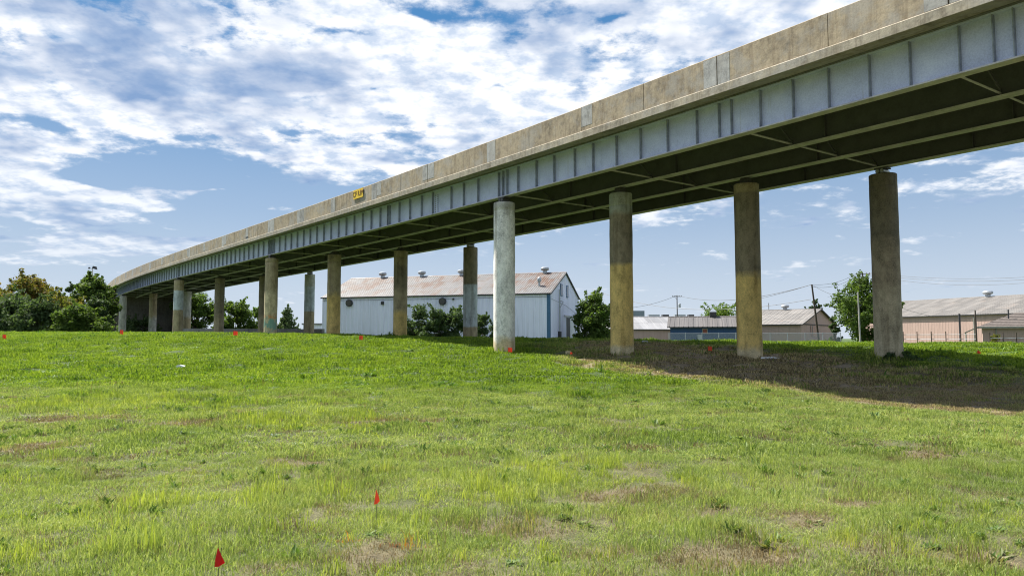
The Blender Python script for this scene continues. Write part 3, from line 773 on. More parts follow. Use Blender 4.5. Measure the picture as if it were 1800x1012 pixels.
# white warehouse
R = at_depth(966, 514.4, 80); EZ = R.z
Lp = at_z(567, 522.5, EZ); Fp = at_z(1025, 525.5, EZ)
wl = (R - Lp).length; ww = 13.6; GZ = 0.62
wr = math.atan2(R.y - Lp.y, R.x - Lp.x)
wh = empty('warehouse', (Lp.x, Lp.y, GZ), wr)
tag(wh, 'white corrugated metal warehouse with rusty gabled roof behind the columns', 'warehouse')
eh = EZ - GZ
gable_building(wh, wl, ww, eh, 2.75, 'wall_white', 'roof_rusty', pw=1.0, ribs=2, rpw=.8, rows=3, ov=.18, rribs=3)
MB().span((wl - .30, -.055, 0), (wl + .05, -.04, eh - .12)).span((wl + .04, -.05, 0), (wl + .06, .22, eh - .12)).build('corner_trim', 'trim_blue', wh)
def vent(parent, x, y, z, r=.42, h=.75, name='roof_vent'):
    m = MB(); lathe(m, [(r * .62, -.3), (r * .62, h * .42), (r * .75, h * .46)], (x, y, z)); o = m.build(name, 'galvanised', parent, False)
    m = MB(); lathe(m, [(r * .9, h * .44), (r * 1.15, h * .55), (r * 1.2, h * .75), (r * 1.05, h * .93), (r * .6, h), (.02, h * 1.04)], (x, y, z), 18); m.build('cowl', 'galvanised', o)
rz_ = eh + 2.75
for px in (672, 741, 811, 958):
    u = (px - 900) / F                   # position along the ridge
    t_ = min(np.arange(0, wl, .05), key=lambda a: abs((lambda w: w.x / w.y - u)(Vector((Lp.x, Lp.y, 0)) + Vector((math.cos(wr), math.sin(wr), 0)) * a + Vector((-math.sin(wr), math.cos(wr), 0)) * ww / 2)))
    vent(wh, t_, ww / 2, rz_)
vent(wh, t_ - 1.6, ww / 2 - .1, rz_, .3, .55) if False else None
vent(wh, wl - 1.8, 2.2, eh + .95, .2, .95, 'vent_pipe')
def along(px, y=0.0):
    u = (px - 900) / F
    return float(min(np.arange(0, wl, .05), key=lambda a: abs((lambda w: w.x / w.y - u)(Vector((Lp.x, Lp.y, 0)) + Vector((math.cos(wr), math.sin(wr), 0)) * a))))
for px in (615, 779):
    x = along(px); m = MB(); m.tube([(x, -.02, eh - .75), (x, -.28, eh - .75)], .42, 20); o = m.build('exhaust_fan', 'trim_dark', wh)
    m = MB(); m.tube([(x, -.281, eh - .75), (x, -.31, eh - .75)], .34, 20); m.build('fan_grille', 'steel_dark', o)
x = along(673); MB().span((x - .17, -.2, eh - 1.0), (x + .17, -.045, eh - .62)).build('wall_lamp', 'trim_dark', wh)
x = along(797); MB().span((x - .1, -.15, eh - .6), (x + .1, -.045, eh - .4)).build('wall_lamp', 'trim_dark', wh)
MB().tube([(0, -.07, eh - .42), (wl * .5, -.07, eh - .46), (wl, -.07, eh - .42)], .014, 4).build('service_cable', 'wire_black', wh)
# gable end: windows, doorway, mast
for y in (4.9, 7.6):
    w = MB().span((wl + .04, y - .45, eh - .1), (wl + .09, y + .45, eh + 1.3)).build('window', 'trim_blue', wh)
    MB().span((wl + .091, y - .36, eh), (wl + .10, y + .36, eh + 1.2)).build('pane', 'window_dark', w)
dr = MB().span((wl - .02 + .055, 7.0, 0), (wl + .075, 10.0, 3.45)).build('door', 'door_white', wh)
MB().span((wl + .076, 7.05, 0), (wl + .09, 8.7, 3.35)).build('door_opening', 'trim_dark', dr)
MB().span((wl + .076, 8.75, 0), (wl + .12, 10.9, 3.4)).build('sliding_leaf', 'door_white', dr)
MB().span((wl + .07, 5.9, 3.48), (wl + .17, 11.2, 3.62)).build('door_track', 'galvanised', dr)
mast = MB().tube([(wl + .25, 3.3, 0), (wl + .25, 3.3, eh + .6)], .09, 8).build('service_mast', 'galvanised', wh)
MB().tube([(wl + .25, 3.3, eh - .7), (wl + .25, 4.9, eh - .75)], .03, 6).tube([(wl + .25, 3.4, eh - 1.6), (wl + .25, 4.8, eh - .78)], .02, 6).build('bracket', 'trim_dark', mast)
MB().span((wl + .1, 3.1, 0), (wl + .4, 3.55, 1.7)).build('meter_box', 'trim_dark', mast)
MB().span((wl + .06, 2.2, 0), (wl + .3, 2.8, 1.0)).build('utility_box', 'trim_blue', wh)
MB().tube([(wl + .08, .3, eh - .6), (wl + .08, ww * .5, eh - 1.1), (wl + .08, ww - .8, eh - 2.0)], .015, 4).build('service_cable', 'wire_black', wh)

FG = .65
# long pink shed at the right
a = at_z(1585.5, 556, 5.1); b = at_z(1800, 549, 5.1)
dirn = (b - a).normalized(); A0 = a - dirn * 8; LL = (b - a).length + 40
ps = empty('pink_shed', (A0.x, A0.y, FG), math.atan2(dirn.y, dirn.x))
tag(ps, 'long pink metal shed with worn pale roof, at the right edge', 'shed')
gable_building(ps, LL, 20, 5.1 - FG, 3.0, 'wall_pink', 'roof_pale', pw=1.9, ribs=4, rpw=1.15, rows=4, ov=.3, rribs=3, rproud=.025, wproud=.012)
def roof_pt(L_, y, eave, rise, W): return eave + rise / (W / 2) * y
vent(ps, 15.5, 9.9, 5.1 - FG + 3.0, .62, .95)
MB().tube([(27, 9.0, 6.9), (27, 9.0, 8.4)], .06, 6).build('vent_pipe', 'galvanised', ps)
dp = MB().tube([(20.4, -.1, .2), (20.4, -.1, 4.1)], .10, 8).build('downpipe', 'trim_pale', ps)
MB().span((24.9, -.08, 0), (26.3, -.045, 2.6)).build('door', 'trim_dark', ps)
MB().span((22.3, -.5, .3), (23.2, -.045, 1.5)).build('utility_box', 'galvanised', ps)
# small hipped house before it
h0 = at_depth(1727, 574.4, 72); hz = h0.z
hs = empty('brick_house', (h0.x, h0.y, FG), math.radians(-32))
tag(hs, 'small low house with brown shingled hip roof at the right edge', 'house')
HL, HW, HE = 14.0, 7.5, hz - FG
n_ = 9
me = mesh_of(ribbed(HL / n_, HE, HE, 1, .012, .05), 'wall_panel', 'wall_pink')
for i in range(n_): inst('wall_panel', me, hs, (i * HL / n_, 0, 0))
MB().span((0, .03, 0), (.03, HW, HE)).span((.03, HW - .03, 0), (HL, HW, HE)).span((HL - .03, .03, 0), (HL, HW - .03, HE)).build('rear_walls', 'wall_pink', hs)
ov = .45; rh = 1.45
m = MB(); m.v = [(-ov, -ov, HE), (HL + ov, -ov, HE), (HL + ov, HW + ov, HE), (-ov, HW + ov, HE), (HW / 2 - .9, HW / 2, HE + rh), (HL - HW / 2, HW / 2, HE + rh)]
m.f = [(0, 1, 5, 4), (1, 2, 5), (2, 3, 4, 5), (3, 0, 4), (3, 2, 1, 0)]
m.build('roof', 'shingle', hs)
crs = 9                                     # shingle courses: shadowing butt edges
for k in range(1, crs):
    f = k / crs; z = HE + rh * f
    x0 = -ov + (HW / 2 - .9 + ov) * f; x1 = HL + ov + (HL - HW / 2 - HL - ov) * f; y = -ov + (HW / 2 + ov) * f
    MB().span((x0, y - .03, z - .012), (x1, y + .05, z + .03)).build('shingle_course', 'shingle', hs)
MB().span((-ov - .02, -ov - .03, HE - .14), (HL + ov, -ov - .001, HE + .02)).build('eave_trim', 'trim_pale', hs)
lean = MB().poly([(-1.5, -.9, HE - .62), (-.35, -.9, HE - .05), (-.35, 2.0, HE - .05), (-1.5, 2.0, HE - .62)], (0, 0, .09)).build('porch_roof', 'trim_pale', hs)
MB().tube([(-1.4, -.8, 0), (-1.4, -.8, HE - .6)], .06, 6).build('porch_post', 'trim_pale', hs)
MB().tube([(1.1, -.1, 0), (1.1, -.1, HE - .15)], .06, 6).build('downpipe', 'trim_pale', hs)
w = MB().span((5.0, -.05, .7), (6.6, -.02, 2.0)).build('window', 'window_dark', hs)
for i in range(4): MB().span((5.1 + i * .45, -.09, .7), (5.16 + i * .45, -.06, 2.0)).build('window_bar', 'trim_pale', w)
MB().tube([(2.2, 1.9, HE + .6), (2.2, 1.9, HE + 1.7)], .06, 6).build('vent_pipe', 'trim_dark', hs)
MB().tube([(-1.9, 1.2, 0), (-1.9, 1.2, HE + 1.35)], .09, 6).build('flue', 'trim_dark', hs)

# pink gabled building
c1 = at_z(1407, 569, 3.55); c2 = at_z(1470, 572.5, 3.55)
gd = (c2 - c1).normalized(); ld = Vector((-gd.y, gd.x, 0))      # along gable, back along length
ld = Vector((gd.y, -gd.x, 0)) if False else ld
GW = (c2 - c1).length; GL = 8.5
org = c1 + ld * GL
pg = empty('gabled_shed', (org.x, org.y, FG), math.atan2(-ld.y, -ld.x))
tag(pg, 'pink gable-fronted shed with a leaning dark pole before it', 'shed')
gable_building(pg, GL, GW, 3.55 - FG, 2.35, 'wall_pink', 'roof_pale', pw=1.6, ribs=3, rpw=1.3, rows=3, ov=.35, rribs=2, trim='trim_dark', rproud=.025, wproud=.012)
MB().span((GL + .045, 5.0, 1.2), (GL + .08, 7.6, 2.7)).build('window', 'window_dark', pg)
MB().span((GL + .081, 5.7, 1.1), (GL + .11, 5.9, 2.75)).build('window_bar', 'trim_pale', pg)
MB().span((GL + .045, 0.05, 3.55 - FG - .1), (GL + .07, GW - .05, 3.55 - FG + .05)).build('string_course', 'trim_dark', pg)
vent(pg, GL - 5, GW / 2, 3.55 - FG + 2.35, .5, .8)
MB().tube([(GL - 7.5, GW / 2, 5.1), (GL - 7.5, GW / 2, 6.4)], .07, 6).build('vent_pipe', 'galvanised', pg)

# blue building
b0 = at_depth(1178, 573.4, 98)
bb = empty('blue_building', (b0.x, b0.y, FG), math.radians(-14))
tag(bb, 'low dark blue building with grey metal roof and small black cupola', 'building')
BL, BE = 10.8, b0.z - FG
gable_building(bb, BL, 9, BE, 1.35, 'wall_blue', 'roof_grey', pw=2.2, ribs=3, rpw=.62, rows=1, ov=.4, rribs=1, rproud=.05, wproud=.012)
cx = 5.6
cu = MB().span((cx - .42, 4.0, BE + 1.1), (cx + .42, 4.9, BE + 2.0)).build('cupola', 'trim_dark', bb)
m = MB(); m.v = [(cx - .52, 3.9, BE + 2.0), (cx + .52, 3.9, BE + 2.0), (cx + .52, 5.0, BE + 2.0), (cx - .52, 5.0, BE + 2.0), (cx, 4.45, BE + 2.55)]; m.f = [(0, 1, 4), (1, 2, 4), (2, 3, 4), (3, 0, 4), (3, 2, 1, 0)]
m.build('cupola_roof', 'grey_block', cu)
for i in range(5): MB().span((cx - .40, 3.96, BE + 1.2 + i * .15), (cx + .40, 3.999, BE + 1.26 + i * .15)).build('louvre', 'steel_dark', cu)
MB().span((4.2, -.06, BE - .9), (4.7, -.045, BE - .4)).build('window', 'sign_dull', bb)
MB().span((4.12, -.058, BE - .98), (4.78, -.044, BE - .32)).build('window_frame', 'trim_pale', bb)
MB().span((8.8, -.5, BE - .75), (9.4, -.045, BE - .35)).build('air_conditioner', 'door_white', bb)
MB().span((3.5, -.07, 0), (4.05, -.045, BE - 1.1)).build('door', 'galvanised', bb)
# pale-roofed shed left of it
w0 = at_depth(1062, 579, 112)
wb = empty('pale_roof_shed', (w0.x, w0.y, FG), math.radians(3))
tag(wb, 'pinkish shed with plain white metal roof beside the blue building', 'shed')
gable_building(wb, 12.0, 14, w0.z - FG + .1, 2.0, 'wall_pink', 'roof_white', pw=2.0, ribs=2, rpw=1.5, rows=2, ov=.3, rribs=1, rproud=.02, wproud=.012)
# far grey block with rooftop plant
g0 = at_depth(1085, 546, 190)
gb = empty('flat_roof_building', (g0.x, g0.y, FG)); tag(gb, 'far flat-roofed grey building with rooftop machinery', 'building')
MB().span((0, 0, 0), (7.0, 9, g0.z - FG)).build('tower_block', 'grey_block', gb)
MB().span((7.0, .5, 0), (21, 9, g0.z - FG - 1.6)).build('wing', 'grey_block', gb)
for x0, w_ in ((8.3, 2.8), (11.9, 1.6), (15.0, 2.8), (18.6, 1.4)): MB().span((x0, 1, g0.z - FG - 1.6), (x0 + w_, 3, g0.z - FG - .95)).build('rooftop_unit', 'trim_dark' if w_ < 2 else 'galvanised', gb)
# low far shed left of warehouse
s0 = at_depth(533, 568, 120)
sb = empty('low_shed', (s0.x, s0.y, FG)); tag(sb, 'low far white shed showing left of the warehouse', 'shed')
MB().span((0, 0, 0), (3.0, 4, s0.z - FG - .25)).build('wall', 'wall_white', sb); MB().span((-.2, -.2, s0.z - FG - .25), (3.2, 4.2, s0.z - FG)).build('roof', 'roof_white', sb)
MB().span((3.3, .5, 0), (5.2, 3, s0.z - FG - 1.0)).build('lean_to', 'wall_white', sb)
# low concrete wall
k0 = at_depth(318, 577.5, 80); k1 = at_depth(566, 578.5, 66)
ws = [k0.lerp(k1, i / 6) for i in range(7)]
lw = empty('low_wall', (ws[0].x, ws[0].y, 0)); tag(lw, 'low grey concrete wall behind the grass crest under the overpass', 'wall', None, 'thing')
for a, b in zip(ws[:-1], ws[1:]):
    d = (b - a).normalized(); nn = Vector((-d.y, d.x, 0)) * .3; o = Vector((ws[0].x, ws[0].y, 0)); zb = .5
    q = [a + d * .01 - o, b - d * .01 - o, b - d * .01 + nn - o, a + d * .01 + nn - o]
    MB().hexa([Vector((v.x, v.y, zb)) for v in q], [Vector((v.x, v.y, a.z)) for v in q]).build('wall_segment', 'concrete_plain', lw)
# another ramp barrier at the left edge
r0 = at_depth(-90, 487, 100); r1 = at_depth(19, 514, 108)
d = (r1 - r0); nn = Vector((-d.y, d.x, 0)).normalized() * .4
rb = empty('ramp_span', (0, 0, 0)); tag(rb, 'end of another concrete ramp showing behind the left trees', 'ramp')
q0 = [r0, r0 + nn, r1 + nn, r1]
MB().hexa([v - Vector((0, 0, 1.0)) for v in q0], q0).build('parapet', 'concrete_tan', rb)
nn2 = nn * 14
q1 = [r0 + nn * .5 - Vector((0, 0, 2.0)), r0 + nn2 - Vector((0, 0, 2.0)), r1 + nn2 - Vector((0, 0, 2.0)), r1 + nn * .5 - Vector((0, 0, 2.0))]
MB().hexa(q1, [v + Vector((0, 0, .98)) for v in q1]).build('girder', 'steel_dark', rb)
pz = [r0.lerp(r1, .3) + nn * 4, r0.lerp(r1, .9) + nn * 4]
for v in pz: MB().tube([(v.x, v.y, .2), (v.x, v.y, v.z - 2.0)], .45, 14).build('pier', 'concrete_plain', rb)

# ------------------------------------------------------------------ fences, poles, wires
def mesh_mat():
    m, t, b = new_mat('chain_mesh')
    tc = t.node('ShaderNodeTexCoord').outputs['Object']
    x, y, z = t.xyz(tc)
    def lines(s): return t.math('LESS_THAN', t.math('ABSOLUTE', t.math('SUBTRACT', t.math('FRACT', t.math('MULTIPLY', s, 9.0)), .5)), .085)
    k = t.math('MAXIMUM', lines(t.math('ADD', x, z)), lines(t.math('SUBTRACT', x, z)))
    tr = t.node('ShaderNodeBsdfTransparent'); mx = t.node('ShaderNodeMixShader'); t.l.new(k, mx.inputs[0])
    b.inputs['Base Color'].default_value = (.42, .44, .46, 1); b.inputs['Metallic'].default_value = .3; b.inputs['Roughness'].default_value = .5
    t.l.new(tr.outputs[0], mx.inputs[1]); t.l.new(b.outputs[0], mx.inputs[2]); t.l.new(mx.outputs[0], t.n['Material Output'].inputs[0])
mesh_mat()
def fence(name, label, p0, p1, h, npost, rails, mesh=True, pm='galvanised'):
    L = (p1 - p0).length; ang = math.atan2(p1.y - p0.y, p1.x - p0.x)
    e = empty(name, (p0.x, p0.y, p0.z), ang); tag(e, label, 'fence')
    pst = mesh_of(MB().tube([(0, 0, -.4), (0, 0, h + .08)], .04, 8), 'post', pm)
    for i in range(npost): inst('post', pst, e, (L * i / (npost - 1), 0, 0))
    for r in rails: MB().tube([(0, 0, r), (L, 0, r)], .025, 6).build('rail', 'galvanised', e)
    if mesh: MB().span((.02, -.032, .05), (L - .02, -.030, h - .02)).build('wire_mesh', 'chain_mesh', e)
fz = .70
f0 = at_depth(1176, 597, 88); f1 = at_depth(1478, 597, 84); f0.z = f1.z = fz
fence('chain_link_fence', 'galvanised chain-link fence before the blue building and gabled shed', f0, f1, at_depth(1300, 585.5, 86).z - fz, 11, (at_depth(1300, 585.5, 86).z - fz,))
f0 = at_depth(1588, 597, 66); f1 = at_depth(1716, 597, 62); f0.z = f1.z = fz
fence('rail_fence', 'thin post fence before the long pink shed', f0, f1, 1.35, 6, (.75, 1.15), False, 'pole_wood')
f0 = at_depth(1740, 597, 60); f1 = at_depth(1860, 597, 58); f0.z = f1.z = fz
fence('rail_fence', 'thin post fence before the small hipped house', f0, f1, 1.2, 6, (.85,), False, 'pole_wood')

WP = {}
def upole(name, label, px, py, depth, lean=0.0, arm=0.0, mat='pole_wood', r=.14, trans=None, base_px=None):
    tp = at_depth(px, py, depth); bx = tp.x + lean
    e = empty(name, (bx, depth, FG)); tag(e, label, 'pole')
    hgt = tp.z - FG
    MB().tube([(0, 0, -.5), (-lean * .5, 0, hgt * .5), (-lean, 0, hgt)], [r, r * .85, r * .7], 10).build('shaft', mat, e)
    if arm:
        c = MB().box((-lean, -r - .02, hgt - .25), (arm, .1, .12)).build('crossarm', mat, e)
        for k in (-.45, -.25, .25, .45): 
            m = MB(); lathe(m, [(.04, 0), (.06, .06), (.03, .16)], (-lean + k * arm, -r - .02, hgt - .19), 8); m.build('insulator', 'trim_dark', c)
        MB().tube([(-lean - arm * .3, -r * .6, hgt - .3), (-lean, -r * .6, hgt - .9)], .025, 4).build('arm_brace', mat, e)
    if trans:
        m = MB(); lathe(m, [(.22, 0), (.26, .05), (.26, .75), (.2, .85)], (trans[0], -.35, hgt - trans[1]), 12); m.build('transformer', 'galvanised', e)
    return tp
A = upole('utility_pole', 'far utility pole with crossarm and transformer behind the blue building', 1190, 519, 158, 0, 2.1, trans=(.45, 2.6))
B = upole('utility_pole', 'dark leaning pole without crossarm before the pink gabled shed', 1427, 500, 92, .75, 0)
Cc = upole('utility_pole', 'tall utility pole with crossarm rising behind the leafy tree', 1516, 479, 103, 0, 2.0)
upole('light_pole', 'slim pale grey pole standing before the leafy tree', 1508, 513, 84, .1, 0, 'pole_grey', .10)
upole('utility_pole', 'thin dark post at the corner of the small hipped house', 1714, 545, 69, 0, 0, 'pole_wood', .08)
def wire(label, a, b, sag, r=.022):
    pts = [a.lerp(b, k / 18) - Vector((0, 0, sag * 4 * (k / 18) * (1 - k / 18))) for k in range(19)]
    o = MB().tube(pts, r, 4).build('overhead_wire', 'wire_black'); tag(o, label, 'wire', 'overhead power lines')
D = at_depth
wire('overhead wire sagging between the far pole and the leaning pole', A, B, 1.5, .03)
wire('overhead wire dropping from the far pole towards the warehouse tree', A, D(1060, 541, 150), 1.0, .03)
wire('lowest overhead wire sagging across behind the blue building roof', D(1040, 508, 150), D(1425, 526, 100), 2.6, .03)
wire('overhead wire descending leftward from the leaning pole, below the upper one', B, D(1240, 541, 130), .4, .024)
wire('overhead wire running up from leaning pole to tall pole, upper strand', B, Cc + Vector((-.9, 0, -.15)), .5, .018)
wire('overhead wire running up from leaning pole to tall pole, lower strand', B - Vector((0, 0, .25)), Cc + Vector((-.5, 0, -.15)), .75, .018)
wire('short overhead wire dropping rightward from the leaning pole into the tree', B, D(1490, 524, 88), .3, .022)
for i, (y0, y1, sg) in enumerate(((487, 487, .8), (491, 491, .9), (496, 494, 1.2))):
    wire(('top', 'middle', 'lowest')[i] + ' of the three overhead wires crossing the sky above the long pink shed', D(1520, 478 + i * 2, 103), D(1900, y1 - 8, 80), sg, .018)
wire('thin service wire sloping down to the eave of the long pink shed', D(1560, 531, 95), D(1640, 556, 108), .2, .02)
# light masts far left
e = empty('light_mast', tuple(D(158, 600, 130).xy) + (FG,)); tag(e, 'slender lamp mast with two dark heads above the left trees', 'lamp post')
hh = D(158, 470, 130).z - FG
MB().tube([(0, 0, 0), (0, 0, hh)], [.1, .06], 8).build('shaft', 'pole_grey', e)
MB().hexa([(-.05, -.2, hh - .15), (.75, -.2, hh - .4), (.75, .2, hh - .4), (-.05, .2, hh - .15)], [(.1, -.15, hh + .25), (.6, -.15, hh + .15), (.6, .15, hh + .15), (.1, .15, hh + .25)]).build('lamp_head', 'trim_dark', e)
MB().hexa([(-.75, -.15, hh - .25), (-.45, -.15, hh - .2), (-.45, .15, hh - .2), (-.75, .15, hh - .25)], [(-.7, -.1, hh + .05), (-.5, -.1, hh + .05), (-.5, .1, hh + .05), (-.7, .1, hh + .05)]).build('lamp_head', 'trim_dark', e)
MB().tube([(-.6, 0, hh - .1), (0, 0, hh - .3)], .03, 5).build('lamp_arm', 'trim_dark', e)
e = empty('signal_post', tuple(D(140, 600, 100).xy) + (FG,)); tag(e, 'dark square post with short arm between the left trees', 'post')
hh = D(140, 491, 100).z - FG
MB().span((-.14, -.14, 0), (.14, .14, hh)).build('shaft', 'trim_dark', e); MB().span((.14, -.08, hh - .35), (1.6, .08, hh - .2)).build('arm', 'trim_dark', e)

# ------------------------------------------------------------------ trees and shrubs
def leaves(centres, radii, count, size, rng, flat=.7):
    """leaf-sized folded diamonds spread through clumps"""
    c = np.array(centres); r = np.array(radii); w = (r ** 2); w = w / w.sum()
    k = rng.choice(len(c), count, p=w)
    v = rng.normal(size=(count, 3)); v /= np.linalg.norm(v, axis=1)[:, None]
    rad = rng.random(count) ** .45
    P = c[k] + v * (rad * r[k])[:, None] * np.array([1, 1, flat])
    n = v + rng.normal(size=(count, 3)) * .8 + np.array([0, 0, .5]); n /= np.linalg.norm(n, axis=1)[:, None]
    a = np.cross(n, rng.normal(size=(count, 3))); a /= np.linalg.norm(a, axis=1)[:, None] + 1e-9
    b = np.cross(n, a); s = size * rng.uniform(.55, 1.35, count)[:, None]
    q = np.stack([P - a * s, P + b * s * .45 + n * s * .12, P + a * s, P - b * s * .45 + n * s * .12], 1)
    return q.reshape(-1, 3)
def leaf_obj(name, V, mat, parent):
    me = bpy.data.meshes.new(name); n = len(V) // 4
    me.vertices.add(len(V)); me.vertices.foreach_set('co', V.astype(np.float32).ravel())
    me.loops.add(n * 4); me.loops.foreach_set('vertex_index', np.arange(n * 4, dtype=np.int32))
    me.polygons.add(n); me.polygons.foreach_set('loop_start', np.arange(0, n * 4, 4, dtype=np.int32))
    me.update(calc_edges=True); me.materials.append(MATS[mat])
    o = bpy.data.objects.new(name, me); COL.objects.link(o); o.parent = parent; return o
def tree(name, label, cat, base, h, w, mat, seed, nleaf=4000, size=.2, nclump=26, low=.25, shape='round', group=None, trunk_r=None, gaps=.8):
    rng = np.random.default_rng(seed); rr = random.Random(seed)
    e = empty(name, base); tag(e, label, cat, group)
    if shape == 'bush': nclump = int(nclump * 1.7); nleaf = int(nleaf * 1.25)
    cs = []; rs = []
    for i in range(nclump):
        for _ in range(30):
            f = rng.random()
            z = low + (1 - low) * f
            prof = {'round': math.sqrt(max(0, 1 - (2 * f - .95) ** 2)) , 'cone': 1.05 - .95 * f, 'bush': math.sqrt(max(0, 1 - (f * .98) ** 2.2)), 'vase': .45 + .6 * math.sin(f * 2.3)}[shape]
            th = rng.random() * 6.283; r = math.sqrt(rng.random()) * prof * w / 2 * .86
            p = np.array([r * math.cos(th), r * math.sin(th), z * h * .95])
            if all(np.linalg.norm((p - q) / np.array([1, 1, .8])) > w * .11 for q in cs): break
        cs.append(p); rs.append(w * rng.uniform(.085, .17) * (gaps + .2))
    m = MB(); tr = trunk_r or max(.05, h * .022); th = h * (low + .12)
    top = Vector((rr.uniform(-.2, .2), rr.uniform(-.2, .2), th))
    m.tube([(0, 0, -.3), (0, 0, .1), Vector((0, 0, th * .5)) + top * .1, top], [tr * 1.5, tr * 1.15, tr * .95, tr * .75], 8)
    m.build('trunk', 'bark', e, True)
    m = MB()
    for i, (c, r) in enumerate(zip(cs, rs)):
        c = Vector(c); s0 = Vector((0, 0, min(c.z * .55, th * .98))) + Vector((0, 0, rr.uniform(0, .1) * h))
        mid = s0.lerp(c, .5) + Vector((rr.uniform(-.1, .1) * w, rr.uniform(-.1, .1) * w, .04 * h))
        m.tube([s0, mid, c], [tr * .45, tr * .28, tr * .10], 5, False)
        for _ in range(4):                 # twigs
            d = Vector(rng.normal(size=3)); d.z = abs(d.z) * .8; d = d.normalized() * r * 1.25
            m.tube([c, c + d], [tr * .1, tr * .03], 3, False)
    m.build('limbs', 'bark', e)
    V = leaves(cs, rs, int(nleaf * .86), size, rng)
    tc = []; tr_ = []                       # loose sprays breaking the outline
    for i in range(nclump):
        c = cs[i]; d = rng.normal(size=3); d[2] = abs(d[2]) + .35; d /= np.linalg.norm(d)
        for k in (.9, 1.25, 1.55): tc.append(c + d * rs[i] * k); tr_.append(rs[i] * .22)
    V2 = leaves(tc, tr_, int(nleaf * .14), size * .9, rng)
    leaf_obj('crown', np.vstack([V, V2]), mat, e)
    return e
def put(px, Y, ztop_py):
    p = D(px, ztop_py, Y); g = gz(p.x, Y); return (p.x, Y, g), p.z - g
TL = [  # name, label, category, px, depth, top py, width m, material, shape, leaves, size, clumps, low
 ('deciduous_tree', 'autumn-tinted tree at the far left with brown and gold leaves', 'tree', 47, 84, 489, 8.0, 'leaf_autumn', 'round', 9000, .20, 34, .34, 0.75),
 ('deciduous_tree', 'bright green tree partly hiding the far end of the overpass', 'tree', 160, 86, 485, 6.2, 'leaf_green', 'round', 14000, .20, 40, .14, 0.95),
 ('deciduous_tree', 'thin sparse tree between the two larger left trees', 'tree', 124, 90, 497, 3.6, 'leaf_dark', 'vase', 2200, .18, 14, .35, .7),
 ('shrub', 'olive shrub filling the gap under the sparse left tree', 'shrub', 100, 80, 522, 6.5, 'leaf_olive', 'bush', 9000, .19, 26, .04, 1.1),
 ('shrub', 'dark green bush at the left picture edge', 'shrub', 22, 78, 524, 7.5, 'leaf_dark', 'bush', 11000, .19, 28, .04, 1.1),
 ('shrub', 'dark green bush under the autumn-tinted tree', 'shrub', 72, 76, 533, 5.5, 'leaf_dark', 'bush', 8000, .18, 22, .04, 1.1),
 ('shrub', 'green shrub under the bright green tree beside the first far column', 'shrub', 140, 76, 540, 5.5, 'leaf_green', 'bush', 8000, .18, 22, .04, 1.1),
 ('shrub', 'dark shrub touching the far column at the overpass end', 'shrub', 174, 80, 526, 3.4, 'leaf_dark', 'bush', 7000, .18, 20, .04, 1.1),
 ('shrub', 'dark shrub low in front of the abutment', 'shrub', 246, 104, 562, 6.0, 'leaf_dark', 'bush', 3600, .2, 20, .04, .95),
 ('deciduous_tree', 'green tree under the overpass left of the mottled column', 'tree', 344, 112, 514, 8.0, 'leaf_green', 'round', 9000, .22, 30, .10, 1.0),
 ('deciduous_tree', 'round green tree just right of the mottled brown column', 'tree', 414, 100, 530, 6.0, 'leaf_green', 'bush', 7500, .2, 24, .06, 1.0),
 ('deciduous_tree', 'small green tree left of the column with teal paint', 'tree', 447, 104, 537, 4.4, 'leaf_lime', 'round', 4500, .2, 18, .08, 1.0),
 ('conifer_tree', 'small pointed dark tree right of the column with teal paint', 'tree', 506, 98, 541, 4.2, 'leaf_dark', 'cone', 6000, .17, 24, .03, 1.0),
 ('shrub', 'dark leafy bush against the warehouse wall, left one of the row', 'shrub', 735, 76, 541, 4.2, 'leaf_dark', 'bush', 3600, .16, 16, .05, 0.95),
 ('shrub', 'dark leafy bush against the warehouse wall, second from the left', 'shrub', 772, 75, 543, 4.2, 'leaf_dark', 'bush', 3600, .16, 16, .05, 0.95),
 ('shrub', 'dark leafy bush just left of the column with grey middle band', 'shrub', 804, 76, 542, 4.0, 'leaf_dark', 'bush', 3600, .16, 16, .05, 0.95),
 ('shrub', 'small dark bush right of the column with grey middle band', 'shrub', 853, 76, 552, 3.4, 'leaf_dark', 'bush', 2600, .16, 12, .05, 0.95),
 ('deciduous_tree', 'dense green tree at the right end of the warehouse', 'tree', 1044, 83, 514, 5.0, 'leaf_green', 'bush', 10000, .18, 32, .04, 1.0),
 ('deciduous_tree', 'leafy tree with slim grey pole before it near largest column', 'tree', 1512, 88, 486, 8.2, 'leaf_green', 'round', 9500, .21, 36, .10, 0.9),
 ('conifer_tree', 'small dark tree top above the pink gabled shed', 'tree', 1432, 150, 527, 4.2, 'leaf_dark', 'round', 3000, .2, 14, .62, 1.0),
 ('deciduous_tree', 'yellow-green treetop behind the black cupola', 'tree', 1262, 125, 541, 9, 'leaf_lime', 'round', 5000, .22, 22, .3, 0.9),
 ('shrub', 'ivy-like shrub on the right slope of the pink gabled shed', 'shrub', 1466, 96, 556, 1.9, 'leaf_dark', 'bush', 1200, .18, 12, .03, .9),
 ('weed_plant', 'scrubby weed against the small hipped house wall', 'plant', 1750, 70, 587, 1.6, 'leaf_olive', 'bush', 260, .12, 8, .05, .8),
]
for i, (nm, lab, cat, px, Y, tpy, w, mat, shape, nl, sz, nc, low, gaps) in enumerate(TL):
    base, h = put(px, Y, tpy)
    tree(nm, lab, cat, base, h, w, mat, 100 + i, nl, sz, nc, low, shape, None, None if nm != 'weed_plant' else .02, gaps)
